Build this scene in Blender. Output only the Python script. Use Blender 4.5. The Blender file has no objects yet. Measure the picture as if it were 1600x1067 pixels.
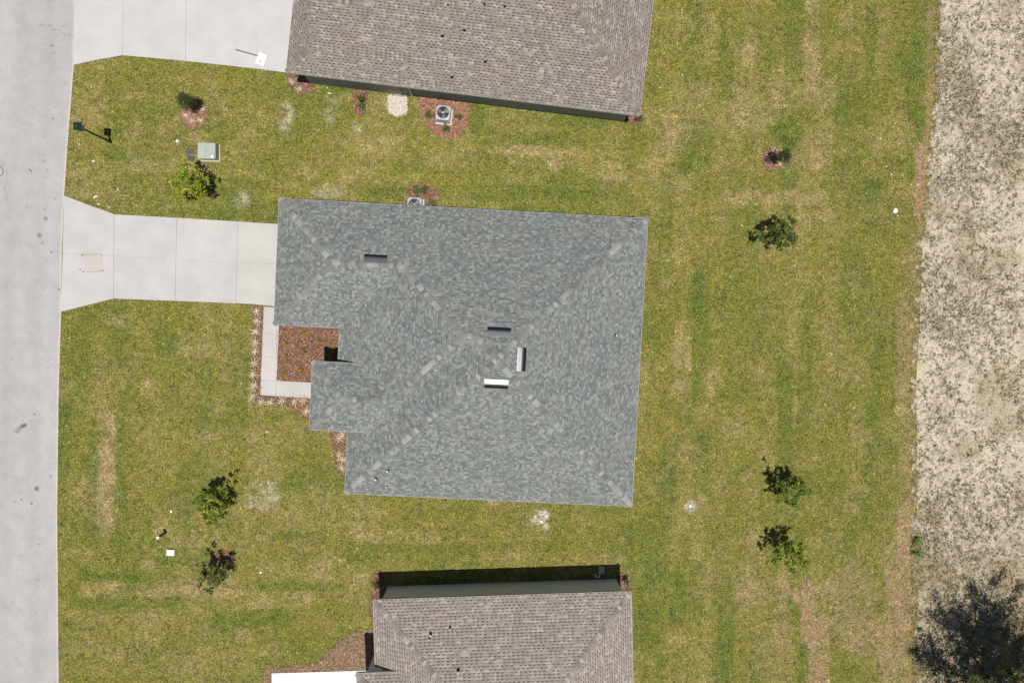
import bpy, bmesh, math, random
import numpy as np
from mathutils import Vector, Matrix
R_=math.radians
rng=np.random.default_rng(7); random.seed(7)
sc=bpy.context.scene; col=sc.collection
# ------------------------------------------------------------------ camera, sky, sun, exposure
F=1067.0; H=42.7; NX,NY=775.0,505.0          # focal length in photo pixels, drone height, nadir
q=Vector(((NX-800)/F,-(NY-533.5)/F,-1)).normalized().rotation_difference(Vector((0,0,-1)))
cam=bpy.data.objects.new('camera',bpy.data.cameras.new('camera')); col.objects.link(cam)
cam.data.sensor_width=36; cam.data.lens=36*F/1600; cam.data.clip_end=2000
cam.location=(0,0,H); cam.rotation_mode='QUATERNION'; cam.rotation_quaternion=q
sc.camera=cam
SX,SY=0.055,-0.180                            # horizontal offset of the sun per metre of height
sd=Vector((SX,SY,1)).normalized()
w=bpy.data.worlds.new('World'); sc.world=w; w.use_nodes=True
nt=w.node_tree; bg=nt.nodes['Background']; sk=nt.nodes.new('ShaderNodeTexSky')
sk.sky_type='NISHITA'; sk.sun_disc=False; sk.sun_elevation=math.asin(sd.z); sk.sun_rotation=math.atan2(sd.x,sd.y)
nt.links.new(sk.outputs[0],bg.inputs[0]); bg.inputs[1].default_value=0.05
sl=bpy.data.lights.new('sun','SUN'); sl.energy=4.5; sl.angle=R_(0.53); sl.color=(1,0.965,0.91)
so=bpy.data.objects.new('sun',sl); col.objects.link(so); so.rotation_mode='QUATERNION'
so.rotation_quaternion=Vector((0,0,1)).rotation_difference(sd); so.location=(5,-20,60)
sc.view_settings.view_transform='Standard'; sc.view_settings.look='None'
sc.view_settings.exposure=0.0; sc.view_settings.gamma=1
# ------------------------------------------------------------------ survey: photo pixel -> ground metres
RM=np.array(q.to_matrix())
def W(u,v,z=0.0):
    d=RM@np.array([(u-800)/F,-(v-533.5)/F,-1.0]); t=(z-H)/d[2]
    return np.array([d[0]*t,d[1]*t])
def WP(pts,z=0.0): return np.array([W(a,b,z) for a,b in pts])
# ------------------------------------------------------------------ helpers
def tag(o,label=None,cat=None,group=None,kind=None):
    if label:o['label']=label
    if cat:o['category']=cat
    if group:o['group']=group
    if kind:o['kind']=kind
    return o
def empty(name,loc,rz=0,**k):
    o=bpy.data.objects.new(name,None); col.objects.link(o); o.location=loc; o.rotation_euler=(0,0,rz)
    o.empty_display_size=.2; return tag(o,**k)
class MB:
    def __init__(s): s.v=[];s.f=[];s.c=[];s.uv=[];s.m=[]
    def poly(s,pts,c=(1,1,1),uv=None,m=0):
        n=len(s.v); s.v+= [tuple(p) for p in pts]; s.f.append(tuple(range(n,n+len(pts)))); s.c+=[c]*len(pts)
        s.uv+= (uv if uv else [(p[0],p[1]) for p in pts]); s.m.append(m)
    def prism(s,bot,top,c=(1,1,1),m=0):
        n=len(bot); s.poly(top,c,m=m); s.poly(bot[::-1],c,m=m)
        for i in range(n):
            j=(i+1)%n; s.poly([bot[i],bot[j],top[j],top[i]],c,m=m)
    def box(s,x0,x1,y0,y1,z0,z1,c=(1,1,1),m=0,taper=0):
        b=[(x0,y0,z0),(x1,y0,z0),(x1,y1,z0),(x0,y1,z0)]
        t=[(x0+taper,y0+taper,z1),(x1-taper,y0+taper,z1),(x1-taper,y1-taper,z1),(x0+taper,y1-taper,z1)]
        s.prism(b,t,c,m)
    def cyl(s,x,y,z0,z1,r,r2=None,n=14,c=(1,1,1),m=0,dx=0,dy=0):
        r2=r if r2 is None else r2
        b=[(x+r*math.cos(2*math.pi*i/n),y+r*math.sin(2*math.pi*i/n),z0) for i in range(n)]
        t=[(x+dx+r2*math.cos(2*math.pi*i/n),y+dy+r2*math.sin(2*math.pi*i/n),z1) for i in range(n)]
        s.prism(b,t,c,m)
    def tube(s,pts,rad,n=6,c=(1,1,1)):
        P=[Vector(p) for p in pts]; rings=[]
        for i,p in enumerate(P):
            d=(P[min(i+1,len(P)-1)]-P[max(i-1,0)]).normalized()
            a=d.orthogonal().normalized(); b=d.cross(a)
            rings.append([p+(a*math.cos(2*math.pi*k/n)+b*math.sin(2*math.pi*k/n))*rad[i] for k in range(n)])
        for i in range(len(P)-1):
            for k in range(n):
                l=(k+1)%n; s.poly([rings[i][k],rings[i][l],rings[i+1][l],rings[i+1][k]],c)
        s.poly(rings[-1],c); s.poly(rings[0][::-1],c)
    def ring(s,x,y,z,r,t,h,n=28,c=(1,1,1)):
        for i in range(n):
            a,b=2*math.pi*i/n,2*math.pi*(i+1)/n
            f=lambda q,a:(x+q*math.cos(a),y+q*math.sin(a))
            o0,o1,i0,i1=f(r,a),f(r,b),f(r-t,a),f(r-t,b)
            s.poly([(*i0,z+h),(*o0,z+h),(*o1,z+h),(*i1,z+h)],c)
            s.poly([(*o0,z),(*o1,z),(*o1,z+h),(*o0,z+h)],c); s.poly([(*i1,z),(*i0,z),(*i0,z+h),(*i1,z+h)],c)
    def build(s,name,mat,parent=None,smooth=False,bevel=0,**k):
        me=bpy.data.meshes.new(name); me.from_pydata(s.v,[],s.f); me.update()
        a=me.color_attributes.new('col','FLOAT_COLOR','POINT')
        cc=np.ones((len(s.v),4),dtype=np.float32); cc[:,:3]=np.array(s.c); a.data.foreach_set('color',cc.ravel())
        uvl=me.uv_layers.new(name='UVMap'); li=np.zeros(len(me.loops),dtype=np.int32); me.loops.foreach_get('vertex_index',li)
        uvl.data.foreach_set('uv',np.array(s.uv,dtype=np.float32)[li].ravel())
        mats=mat if isinstance(mat,(list,tuple)) else [mat]
        for m in mats: me.materials.append(m)
        if len(mats)>1: me.polygons.foreach_set('material_index',np.array(s.m,dtype=np.int32))
        if smooth: me.polygons.foreach_set('use_smooth',np.ones(len(me.polygons),dtype=bool))
        o=bpy.data.objects.new(name,me); col.objects.link(o); o.parent=parent
        if bevel:
            bm=bmesh.new(); bm.from_mesh(me); bmesh.ops.remove_doubles(bm,verts=bm.verts,dist=1e-5); bm.to_mesh(me); bm.free()
            b=o.modifiers.new('bevel','BEVEL'); b.width=bevel; b.segments=2; b.limit_method='ANGLE'
        return tag(o,**k)
def arr_mesh(name,V,nper,C,mat,parent=None,**k):
    """V (N*nper,3): N separate faces of nper corners; C colours per face or per vertex"""
    N=len(V)//nper; me=bpy.data.meshes.new(name)
    me.vertices.add(len(V)); me.vertices.foreach_set('co',np.asarray(V,dtype=np.float32).ravel())
    me.loops.add(len(V)); me.loops.foreach_set('vertex_index',np.arange(len(V),dtype=np.int32))
    me.polygons.add(N); me.polygons.foreach_set('loop_start',(np.arange(N)*nper).astype(np.int32))
    me.update(calc_edges=True)
    if len(C)==N and nper>1: C=np.repeat(C,nper,axis=0)
    a=me.color_attributes.new('col','FLOAT_COLOR','POINT'); cc=np.ones((len(V),4),dtype=np.float32); cc[:,:3]=C
    a.data.foreach_set('color',cc.ravel()); me.materials.append(mat)
    o=bpy.data.objects.new(name,me); col.objects.link(o); o.parent=parent; return tag(o,**k)
def grid_mesh(name,X,Y,Z,C,mat,**k):
    ny,nx=X.shape; V=np.stack([X,Y,Z],-1).reshape(-1,3).astype(np.float32)
    idx=np.arange(ny*nx).reshape(ny,nx); Fc=np.stack([idx[:-1,:-1],idx[:-1,1:],idx[1:,1:],idx[1:,:-1]],-1).reshape(-1,4)
    me=bpy.data.meshes.new(name); me.vertices.add(len(V)); me.vertices.foreach_set('co',V.ravel())
    me.loops.add(Fc.size); me.loops.foreach_set('vertex_index',Fc.ravel().astype(np.int32))
    me.polygons.add(len(Fc)); me.polygons.foreach_set('loop_start',(np.arange(len(Fc))*4).astype(np.int32))
    me.update(calc_edges=True)
    a=me.color_attributes.new('col','FLOAT_COLOR','POINT'); cc=np.ones((len(V),4),dtype=np.float32); cc[:,:3]=C.reshape(-1,3)
    a.data.foreach_set('color',cc.ravel()); me.materials.append(mat)
    me.polygons.foreach_set('use_smooth',np.ones(len(Fc),dtype=bool))
    o=bpy.data.objects.new(name,me); col.objects.link(o); return tag(o,**k)
# ---- numpy value noise
def _h(ix,iy,s):
    n=(ix.astype(np.int64)*374761393+iy.astype(np.int64)*668265263+s*2147483647)&0xffffffff
    n=((n^(n>>13))*1274126177)&0xffffffff; n=n^(n>>16)
    n=(n*2246822519)&0xffffffff; n=n^(n>>15)
    return (n&0xffffff)/float(0xffffff)
def vn(x,y,s=0):
    ix,iy=np.floor(x),np.floor(y); fx,fy=x-ix,y-iy; fx=fx*fx*(3-2*fx); fy=fy*fy*(3-2*fy)
    a,b=_h(ix,iy,s),_h(ix+1,iy,s); c,d=_h(ix,iy+1,s),_h(ix+1,iy+1,s)
    return (a*(1-fx)+b*fx)*(1-fy)+(c*(1-fx)+d*fx)*fy
def fbm(x,y,s=0,o=4):
    r=0;a=1;t=0
    for i in range(o): r=r+a*vn(x*2**i+i*17.3,y*2**i-i*9.1,s+i); t+=a; a*=.55
    return r/t
def inpoly(x,y,P):
    r=np.zeros(x.shape,bool); n=len(P)
    for i in range(n):
        x1,y1=P[i];x2,y2=P[(i+1)%n]
        if y1==y2: continue
        c=((y1>y)!=(y2>y))&(x<(x2-x1)*(y-y1)/(y2-y1)+x1); r^=c
    return r
def sstep(a,b,x):
    t=np.clip((x-a)/(b-a),0,1); return t*t*(3-2*t)
# ------------------------------------------------------------------ materials
def newmat(name,rough=.9,metal=0,spec=.3):
    m=bpy.data.materials.new(name); m.use_nodes=True; n=m.node_tree; b=n.nodes['Principled BSDF']
    b.inputs['Roughness'].default_value=rough; b.inputs['Metallic'].default_value=metal
    b.inputs['Specular IOR Level'].default_value=spec; return m,n,b
def noise(n,scale,detail=4,vec=None,rough=.6):
    t=n.nodes.new('ShaderNodeTexNoise'); t.inputs['Scale'].default_value=scale; t.inputs['Detail'].default_value=detail
    t.inputs['Roughness'].default_value=rough
    if vec: n.links.new(vec,t.inputs['Vector'])
    return t
def pos(n): return n.nodes.new('ShaderNodeNewGeometry').outputs['Position']
def maprange(n,src,a,b,c,d):
    m=n.nodes.new('ShaderNodeMapRange'); n.links.new(src,m.inputs[0])
    for i,v in zip((1,2,3,4),(a,b,c,d)): m.inputs[i].default_value=v
    return m.outputs[0]
def mix(n,fac,a,b,mode='MIX'):
    m=n.nodes.new('ShaderNodeMix'); m.data_type='RGBA'; m.blend_type=mode
    for s,v in ((m.inputs[0],fac),(m.inputs[6],a),(m.inputs[7],b)):
        if isinstance(v,(int,float)): s.default_value=v
        elif isinstance(v,tuple): s.default_value=(*v,1) if len(v)==3 else v
        else: n.links.new(v,s)
    return m.outputs[2]
def math_(n,op,a,b=None):
    m=n.nodes.new('ShaderNodeMath'); m.operation=op
    for i,v in enumerate((a,b)):
        if v is None: continue
        if isinstance(v,(int,float)): m.inputs[i].default_value=v
        else: n.links.new(v,m.inputs[i])
    return m.outputs[0]
def bump(n,b,src,strength,dist):
    k=n.nodes.new('ShaderNodeBump'); k.inputs['Strength'].default_value=strength; k.inputs['Distance'].default_value=dist
    n.links.new(src,k.inputs['Height']); n.links.new(k.outputs[0],b.inputs['Normal'])
def vmat(name,scale=0,amp=(.8,1.2),rough=.9,metal=0,spec=.25,bmp=0,scale2=0,amp2=(.9,1.1),trans=0):
    """attribute colour times procedural noise"""
    m,n,b=newmat(name,rough,metal,spec); a=n.nodes.new('ShaderNodeAttribute'); a.attribute_name='col'; c=a.outputs['Color']
    if scale:
        t=noise(n,scale,5,pos(n)); f=maprange(n,t.outputs['Fac'],.3,.7,*amp); v=n.nodes.new('ShaderNodeCombineXYZ')
        for i in range(3): n.links.new(f,v.inputs[i])
        c=mix(n,1.0,c,v.outputs[0],'MULTIPLY')
        if bmp: bump(n,b,t.outputs['Fac'],.8,bmp)
    if scale2:
        t=noise(n,scale2,3,pos(n)); f=maprange(n,t.outputs['Fac'],.35,.65,*amp2); v=n.nodes.new('ShaderNodeCombineXYZ')
        for i in range(3): n.links.new(f,v.inputs[i])
        c=mix(n,1.0,c,v.outputs[0],'MULTIPLY')
    n.links.new(c,b.inputs['Base Color'])
    if trans:
        t=n.nodes.new('ShaderNodeBsdfTranslucent'); n.links.new(c,t.inputs[0]); ms=n.nodes.new('ShaderNodeMixShader'); ms.inputs[0].default_value=trans
        n.links.new(b.outputs[0],ms.inputs[1]); n.links.new(t.outputs[0],ms.inputs[2]); n.links.new(ms.outputs[0],n.nodes['Material Output'].inputs[0])
    return m
def shingle(name,cols,rowh,tabw,dash,lo=.35,tint=(1,1,1),tint2=(1,1,1)):
    m,n,b=newmat(name,.95,0,.15); uv=n.nodes.new('ShaderNodeUVMap'); uv.uv_map='UVMap'
    s=n.nodes.new('ShaderNodeSeparateXYZ'); n.links.new(uv.outputs[0],s.inputs[0])
    wob=noise(n,1.5,2,uv.outputs[0]); wv=maprange(n,wob.outputs['Fac'],.3,.7,-.03,.03)
    rv=math_(n,'ADD',math_(n,'DIVIDE',s.outputs[1],rowh),wv); row=math_(n,'FLOOR',rv); fv=math_(n,'FRACT',rv)
    def white(a,bb):
        c=n.nodes.new('ShaderNodeCombineXYZ')
        for i,x in enumerate((a,bb)):
            if isinstance(x,(int,float)): c.inputs[i].default_value=x
            else: n.links.new(x,c.inputs[i])
        wn=n.nodes.new('ShaderNodeTexWhiteNoise'); wn.noise_dimensions='2D'; n.links.new(c.outputs[0],wn.inputs[0]); return wn
    off=white(row,3.7).outputs[0]; slow=noise(n,.9,1,uv.outputs[0]); uu=math_(n,'ADD',math_(n,'DIVIDE',s.outputs[0],tabw),math_(n,'MULTIPLY',math_(n,'FLOOR',math_(n,'MULTIPLY',off,4.0)),.5))
    uu=math_(n,'ADD',uu,math_(n,'MULTIPLY',slow.outputs['Fac'],.35))
    cell=math_(n,'FLOOR',uu); fu=math_(n,'FRACT',uu)
    wn=white(cell,row); ramp=n.nodes.new('ShaderNodeValToRGB'); n.links.new(wn.outputs[0],ramp.inputs[0])
    cr=ramp.color_ramp; cr.interpolation='LINEAR'; cr.elements[0].position=0; cr.elements[0].color=(*cols[0],1)
    cr.elements[1].position=1; cr.elements[1].color=(*cols[-1],1)
    for i,c in enumerate(cols[1:-1]):
        e=cr.elements.new((i+1)/(len(cols)-1)); e.color=(*c,1)
    # dark bands under some tabs: laminate print and shadow lines painted into the colour
    w2=white(math_(n,'ADD',cell,51.3),row).outputs[0]
    dk=math_(n,'MULTIPLY',math_(n,'MULTIPLY',math_(n,'LESS_THAN',fv,lo),math_(n,'LESS_THAN',fu,dash[2])),math_(n,'GREATER_THAN',w2,dash[0]))
    line=math_(n,'MULTIPLY',math_(n,'LESS_THAN',fv,.2),.28)
    dk=math_(n,'MAXIMUM',dk,line)
    dk=math_(n,'MULTIPLY',dk,dash[1])
    c=mix(n,dk,ramp.outputs[0],tuple(x*.30 for x in cols[0]))
    big=noise(n,.55,5,uv.outputs[0],.7); c=mix(n,maprange(n,big.outputs['Fac'],.35,.65,0,1),mix(n,1.0,c,tint,'MULTIPLY'),mix(n,1.0,c,tint2,'MULTIPLY'))
    gr=noise(n,90,2,uv.outputs[0]); v=n.nodes.new('ShaderNodeCombineXYZ'); f=maprange(n,gr.outputs['Fac'],.3,.7,.8,1.2)
    for i in range(3): n.links.new(f,v.inputs[i])
    c=mix(n,1.0,c,v.outputs[0],'MULTIPLY')
    st=n.nodes.new('ShaderNodeTexNoise'); mp=n.nodes.new('ShaderNodeMapping'); mp.inputs['Scale'].default_value=(1.2,9,1); n.links.new(uv.outputs[0],mp.inputs[0])
    n.links.new(mp.outputs[0],st.inputs[0]); st.inputs['Scale'].default_value=1; st.inputs['Detail'].default_value=4
    v=n.nodes.new('ShaderNodeCombineXYZ'); f=maprange(n,st.outputs['Fac'],.3,.7,.88,1.12)
    for i in range(3): n.links.new(f,v.inputs[i])
    c=mix(n,1.0,c,v.outputs[0],'MULTIPLY')
    n.links.new(c,b.inputs['Base Color']); hgt=math_(n,'ADD',math_(n,'SUBTRACT',1.0,fv),math_(n,'MULTIPLY',w2,.5)); bump(n,b,hgt,.35,.012)
    return m
M={}
M['grey_shingle']=shingle('grey_shingle',[(.145,.155,.147),(.185,.197,.187),(.213,.226,.213),(.285,.30,.28)],.143,.15,(.62,.42,.8),.4,(1.02,1.0,.98),(.97,.985,1.0))
M['brown_shingle']=shingle('brown_shingle',[(.225,.195,.172),(.25,.22,.196),(.262,.232,.208),(.36,.325,.293)],.15,.265,(.22,.85,.5),.4,(1.03,.98,.95),(.96,1.0,1.0))
M['taupe_shingle']=shingle('taupe_shingle',[(.27,.236,.212),(.295,.26,.235),(.31,.275,.25),(.40,.36,.33)],.168,.265,(.2,.85,.52),.38,(1.03,.98,.95),(.98,1.0,1.0))
M['vcol']=vmat('vcol'); M['leaf']=vmat('leaf',6,(.8,1.2),.55,0,.35,trans=.3)
M['grass']=vmat('grass_blades',0,rough=.75,spec=.2,trans=.22)
M['lawn']=vmat('lawn',9,(.22,1.45),.95,0,.1,bmp=.05,scale2=3.0,amp2=(.8,1.15))
M['chips']=vmat('mulch_chips',30,(.8,1.2),.9); M['mulch']=vmat('mulch',22,(.4,1.4),.95,bmp=.04,scale2=60,amp2=(.6,1.4))
M['concrete']=vmat('concrete',26,(.96,1.04),.9,0,.25,bmp=.002,scale2=.7,amp2=(.95,1.05))
M['road']=vmat('road',70,(.86,1.14),.92,0,.2,bmp=.004,scale2=1.1,amp2=(.95,1.05))
M['paint']=vmat('paint',3,(.96,1.04),.55,0,.4); M['wall']=vmat('stucco',40,(.93,1.07),.9,bmp=.003)
M['metal']=vmat('metal',8,(.9,1.1),.26,.85,.5); M['galv']=vmat('galvanised',8,(.9,1.1),.45,.6,.5)
M['bark']=vmat('bark',20,(.6,1.3),.95,bmp=.02); M['black']=vmat('black_metal',10,(.9,1.1),.45,.3,.4)
M['glass']=vmat('window_glass',0,rough=.08,spec=.6)
# ------------------------------------------------------------------ surveyed outlines (photo pixels on the ground)
road_edge=WP([(128,-500),(118,0),(116,102),(108,200),(101,300),(97,400),(96,487),(92,620),(90,800),(92,1067),(96,1600)])
field_edge=WP([(1470,-500),(1462,0),(1461,150),(1451,230),(1446,330),(1434,380),(1430,500),(1424,600),(1426,720),(1424,850),(1426,960),(1428,1067),(1430,1600)])
def xat(P,y):
    o=np.argsort(P[:,1]); return np.interp(y,P[o,1],P[o,0])
drive_mid=[(101,306),(140,321),(180,335.5),(300,342),(445,351),(445,480),(395,475),(300,471),(178,466.5),(140,476),(96,487)]
drive_top=[(122,-330),(116,102),(150,94.5),(192,87),(300,97),(400,108),(470,117),(470,-330)]
path_px=[(412.5,479.2),(438,481),(436,510),(432.8,594.4),(500,598.5),(500,623),(407,617)]
white_px=[(425,1051),(572,1046.5),(585,1046),(585,1400),(425,1400)]
bed_side=[(395.5,480),(412,480),(406.5,617.5),(500,624),(500,676),(482,655),(472.5,647),(455,636),(430,631),(408,630),(393,627)]
bed_inner=[(436,500),(545,500),(545,600),(433,594)]
bed_front=[(514,660),(560,660),(560,750),(538.5,747),(526,732),(521.5,704)]
bed_ac=[(655,150),(656.5,179),(663,190),(674,207),(690,213),(702,216),(716,213),(727,205),(731,190),(733,172),(731,155)]
bed_shrub=[(554,141),(552,160),(551.5,176),(560,180),(569,181),(572,165),(575,143)]
bed_corner=[(447,119),(452,134),(463,145),(480,147),(490,140),(480,118)]
bed_corner_e=[(975,172),(985,190),(999,194),(1001,180),(990,168)]
bed_midac=[(634,330),(633,305),(640,293),(655,288),(672,292),(683,300),(684,335)]
bed_south=[(413,1120),(412,1066),(417,1043),(450,1041),(496,1037),(508,1022),(519,1012),(548,989),(574,984),(600,984),(600,1048),(572,1046),(424.6,1050.5),(424.6,1120)]
bed_strip=[(586,895),(600,893),(600,985),(581,985),(579,940)]
bed_se=[(965,895),(976,897),(984,915),(986,935),(965,935)]
circle=lambda cx,cy,r,n=20,j=.12:[(cx+r*(1+random.uniform(-j,j))*math.cos(2*math.pi*i/n),cy+r*(1+random.uniform(-j,j))*math.sin(2*math.pi*i/n)) for i in range(n)]
ring_a=circle(303,180,21); ring_b=circle(1208,250,17); ring_c=circle(349,872,13); pad_white=[(606.5,149),(605.3,172),(612,177),(618,182),(628,179),(635.5,177),(636,152)]
beds=dict(bed_side=bed_side,bed_inner=bed_inner,bed_front=bed_front,bed_ac=bed_ac,bed_shrub=bed_shrub,bed_corner=bed_corner,bed_corner_e=bed_corner_e,
          bed_midac=bed_midac,bed_south=bed_south,bed_strip=bed_strip,bed_se=bed_se,ring_a=ring_a,ring_b=ring_b,ring_c=ring_c,gravel_pad=pad_white)
solid=[WP(p) for p in (drive_mid,drive_top,path_px,white_px)]
bedW={k:WP(p) for k,p in beds.items()}
# ------------------------------------------------------------------ lawn colour as a function of place
GREEN=np.array([.258,.238,.050]); DRY=np.array([.45,.335,.16]); DEEP=np.array([.130,.178,.034]); WHITE=np.array([.60,.56,.43]); BRN=np.array([.42,.29,.165])
# px centre, half sizes, strength, kind: d dry, g green, w whitish, b brown ; e ellipse r rectangle
PT=[(480,265,26,13,.8,'d','e'),(512,300,26,12,.45,'w','e'),(446,185,14,24,.5,'w','e'),(517,180,12,13,.5,'w','e'),(525,155,16,10,.3,'w','e'),(562,196,14,12,.4,'w','e'),
(415,105,16,8,.3,'w','e'),(560,270,30,12,.5,'d','e'),(868,262,14,10,.8,'d','e'),(985,268,48,16,.55,'d','r'),(935,290,30,8,.3,'d','r'),(1215,310,82,12,.6,'d','r'),(1145,312,22,14,.35,'d','r'),(1293,335,16,11,.6,'d','e'),
(1278,252,14,17,.7,'d','e'),(1172,40,12,60,.55,'d','r'),(1163,100,14,30,.4,'d','r'),(1268,75,12,80,.6,'d','r'),(1215,130,10,36,.5,'d','r'),(1152,180,10,50,.4,'d','r'),(1060,130,20,110,.25,'d','r'),(1322,25,12,22,.5,'d','r'),(1090,170,24,40,.25,'d','r'),(1040,210,18,40,.35,'d','r'),
(1240,30,14,90,.5,'g','r'),(1360,60,10,60,.5,'g','r'),(1230,200,30,30,.6,'g','e'),(1235,210,40,20,.3,'g','e'),(1130,50,8,40,.4,'g','r'),(1440,60,18,70,.6,'g','r'),(1430,230,14,60,.6,'g','r'),(1330,160,30,40,.35,'g','e'),
(1040,445,14,11,.7,'d','e'),(1067,540,13,40,.75,'d','r'),(1060,605,11,12,.75,'d','e'),(1119,600,13,20,.55,'d','r'),(1142,672,20,24,.6,'d','e'),(1123,500,13,14,.4,'d','r'),(1200,440,14,24,.4,'d','e'),(1095,480,13,70,.75,'g','r'),(1094,590,12,40,.5,'g','r'),(1257,560,12,110,.4,'g','r'),(1227,650,13,95,.75,'g','r'),(1105,670,26,16,.3,'g','e'),
(1340,640,30,30,.35,'g','e'),(1415,405,16,10,.7,'d','e'),(1411,540,12,85,.55,'b','r'),(1410,640,15,14,.8,'d','e'),(1398,560,5,90,.35,'g','r'),(1439,285,10,58,.85,'b','r'),(1447,60,10,60,.3,'d','r'),(1440,180,12,40,.35,'g','e'),
(232,603,16,12,.6,'d','e'),(182,503,14,8,.6,'d','e'),(292,550,10,8,.5,'d','e'),(300,590,8,6,.4,'d','e'),(112,600,10,8,.5,'d','e'),(168,700,12,60,.6,'d','r'),(170,760,16,70,.55,'d','r'),(160,810,14,30,.3,'d','r'),(335,675,30,14,.3,'d','e'),(260,530,20,34,.65,'g','e'),(190,800,12,60,.6,'g','r'),(195,680,12,60,.4,'g','r'),(230,640,16,12,.4,'g','e'),(105,660,12,40,.3,'g','r'),
(410,775,30,28,.4,'w','e'),(380,800,40,14,.3,'d','e'),(300,770,40,50,.25,'g','e'),(250,820,14,20,.6,'d','e'),(230,890,20,16,.5,'d','e'),(160,920,36,14,.85,'d','r'),(290,918,80,14,.45,'d','r'),(440,938,50,13,.75,'d','r'),(180,900,60,10,.5,'g','r'),(200,940,80,9,.5,'g','r'),(390,965,60,14,.8,'g','r'),(440,965,20,20,.4,'g','e'),(380,995,16,12,.7,'d','e'),(180,1020,16,16,.35,'d','e'),(520,870,22,14,.6,'d','e'),(500,890,16,14,.4,'d','e'),(450,920,60,10,.3,'g','r'),
(590,805,18,10,.5,'d','e'),(500,770,20,16,.5,'d','e'),(640,840,90,10,.35,'d','r'),(700,855,200,7,.3,'g','r'),(560,830,40,14,.3,'d','r'),(845,812,19,17,1.6,'w','e'),(1079,790,9,9,1.5,'w','e'),(1180,930,40,12,.4,'b','e'),(1220,960,12,60,.35,'b','r'),(1350,990,50,40,.5,'b','e'),(1300,920,30,20,.5,'b','e'),(560,925,20,30,.4,'d','e'),(690,800,90,14,.25,'g','e'),(980,850,10,40,.4,'g','r'),(770,785,10,6,.5,'d','e'),(955,830,10,8,.5,'d','e'),
(1265,955,13,50,.85,'b','r'),(1280,1020,17,60,.85,'b','r'),(1250,930,20,14,.5,'b','e'),(1400,970,20,110,.6,'b','r'),(1413,890,12,110,.9,'b','r'),(1415,770,8,60,.3,'b','r'),(1380,1030,16,30,.6,'b','e'),(1330,950,40,70,.45,'b','e'),(1306,975,8,40,.6,'g','r'),(1250,1010,10,60,.4,'g','r'),(1340,1055,60,20,.3,'g','e'),(1430,852,11,26,.9,'g','e'),(1360,990,14,40,.5,'g','e'),(1055,1000,16,20,.4,'d','e'),(1160,900,60,20,.2,'d','r'),(1130,1000,20,70,.3,'g','r'),(1180,880,14,60,.3,'d','r'),
(205,180,14,36,.35,'d','r'),(150,150,14,50,.4,'d','r'),(285,255,22,12,.6,'d','e'),(310,215,24,10,.6,'d','e'),(125,270,16,12,.5,'d','e'),(385,210,16,10,.4,'d','e'),(380,310,22,14,.35,'w','e'),(180,250,20,30,.3,'g','e'),(850,235,60,8,.3,'d','r'),(700,250,80,10,.25,'d','r'),(900,215,100,8,.3,'g','r'),(640,260,26,10,.6,'g','r'),(780,300,180,14,.35,'g','r'),(650,230,14,20,.4,'g','e'),(790,240,120,6,.3,'d','r'),(590,230,30,14,.45,'d','e'),(1030,250,30,30,.3,'d','e'),(760,280,30,10,.3,'d','e'),(1010,190,14,20,.5,'d','e'),(640,185,8,30,.4,'g','r'),(745,195,10,30,.4,'g','r')]
PW=[]
for cx,cy,rx,ry,s,k,e in PT:
    c=W(cx,cy); PW.append((c[0],c[1],rx/25.,ry/25.,s,k,e))
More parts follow.
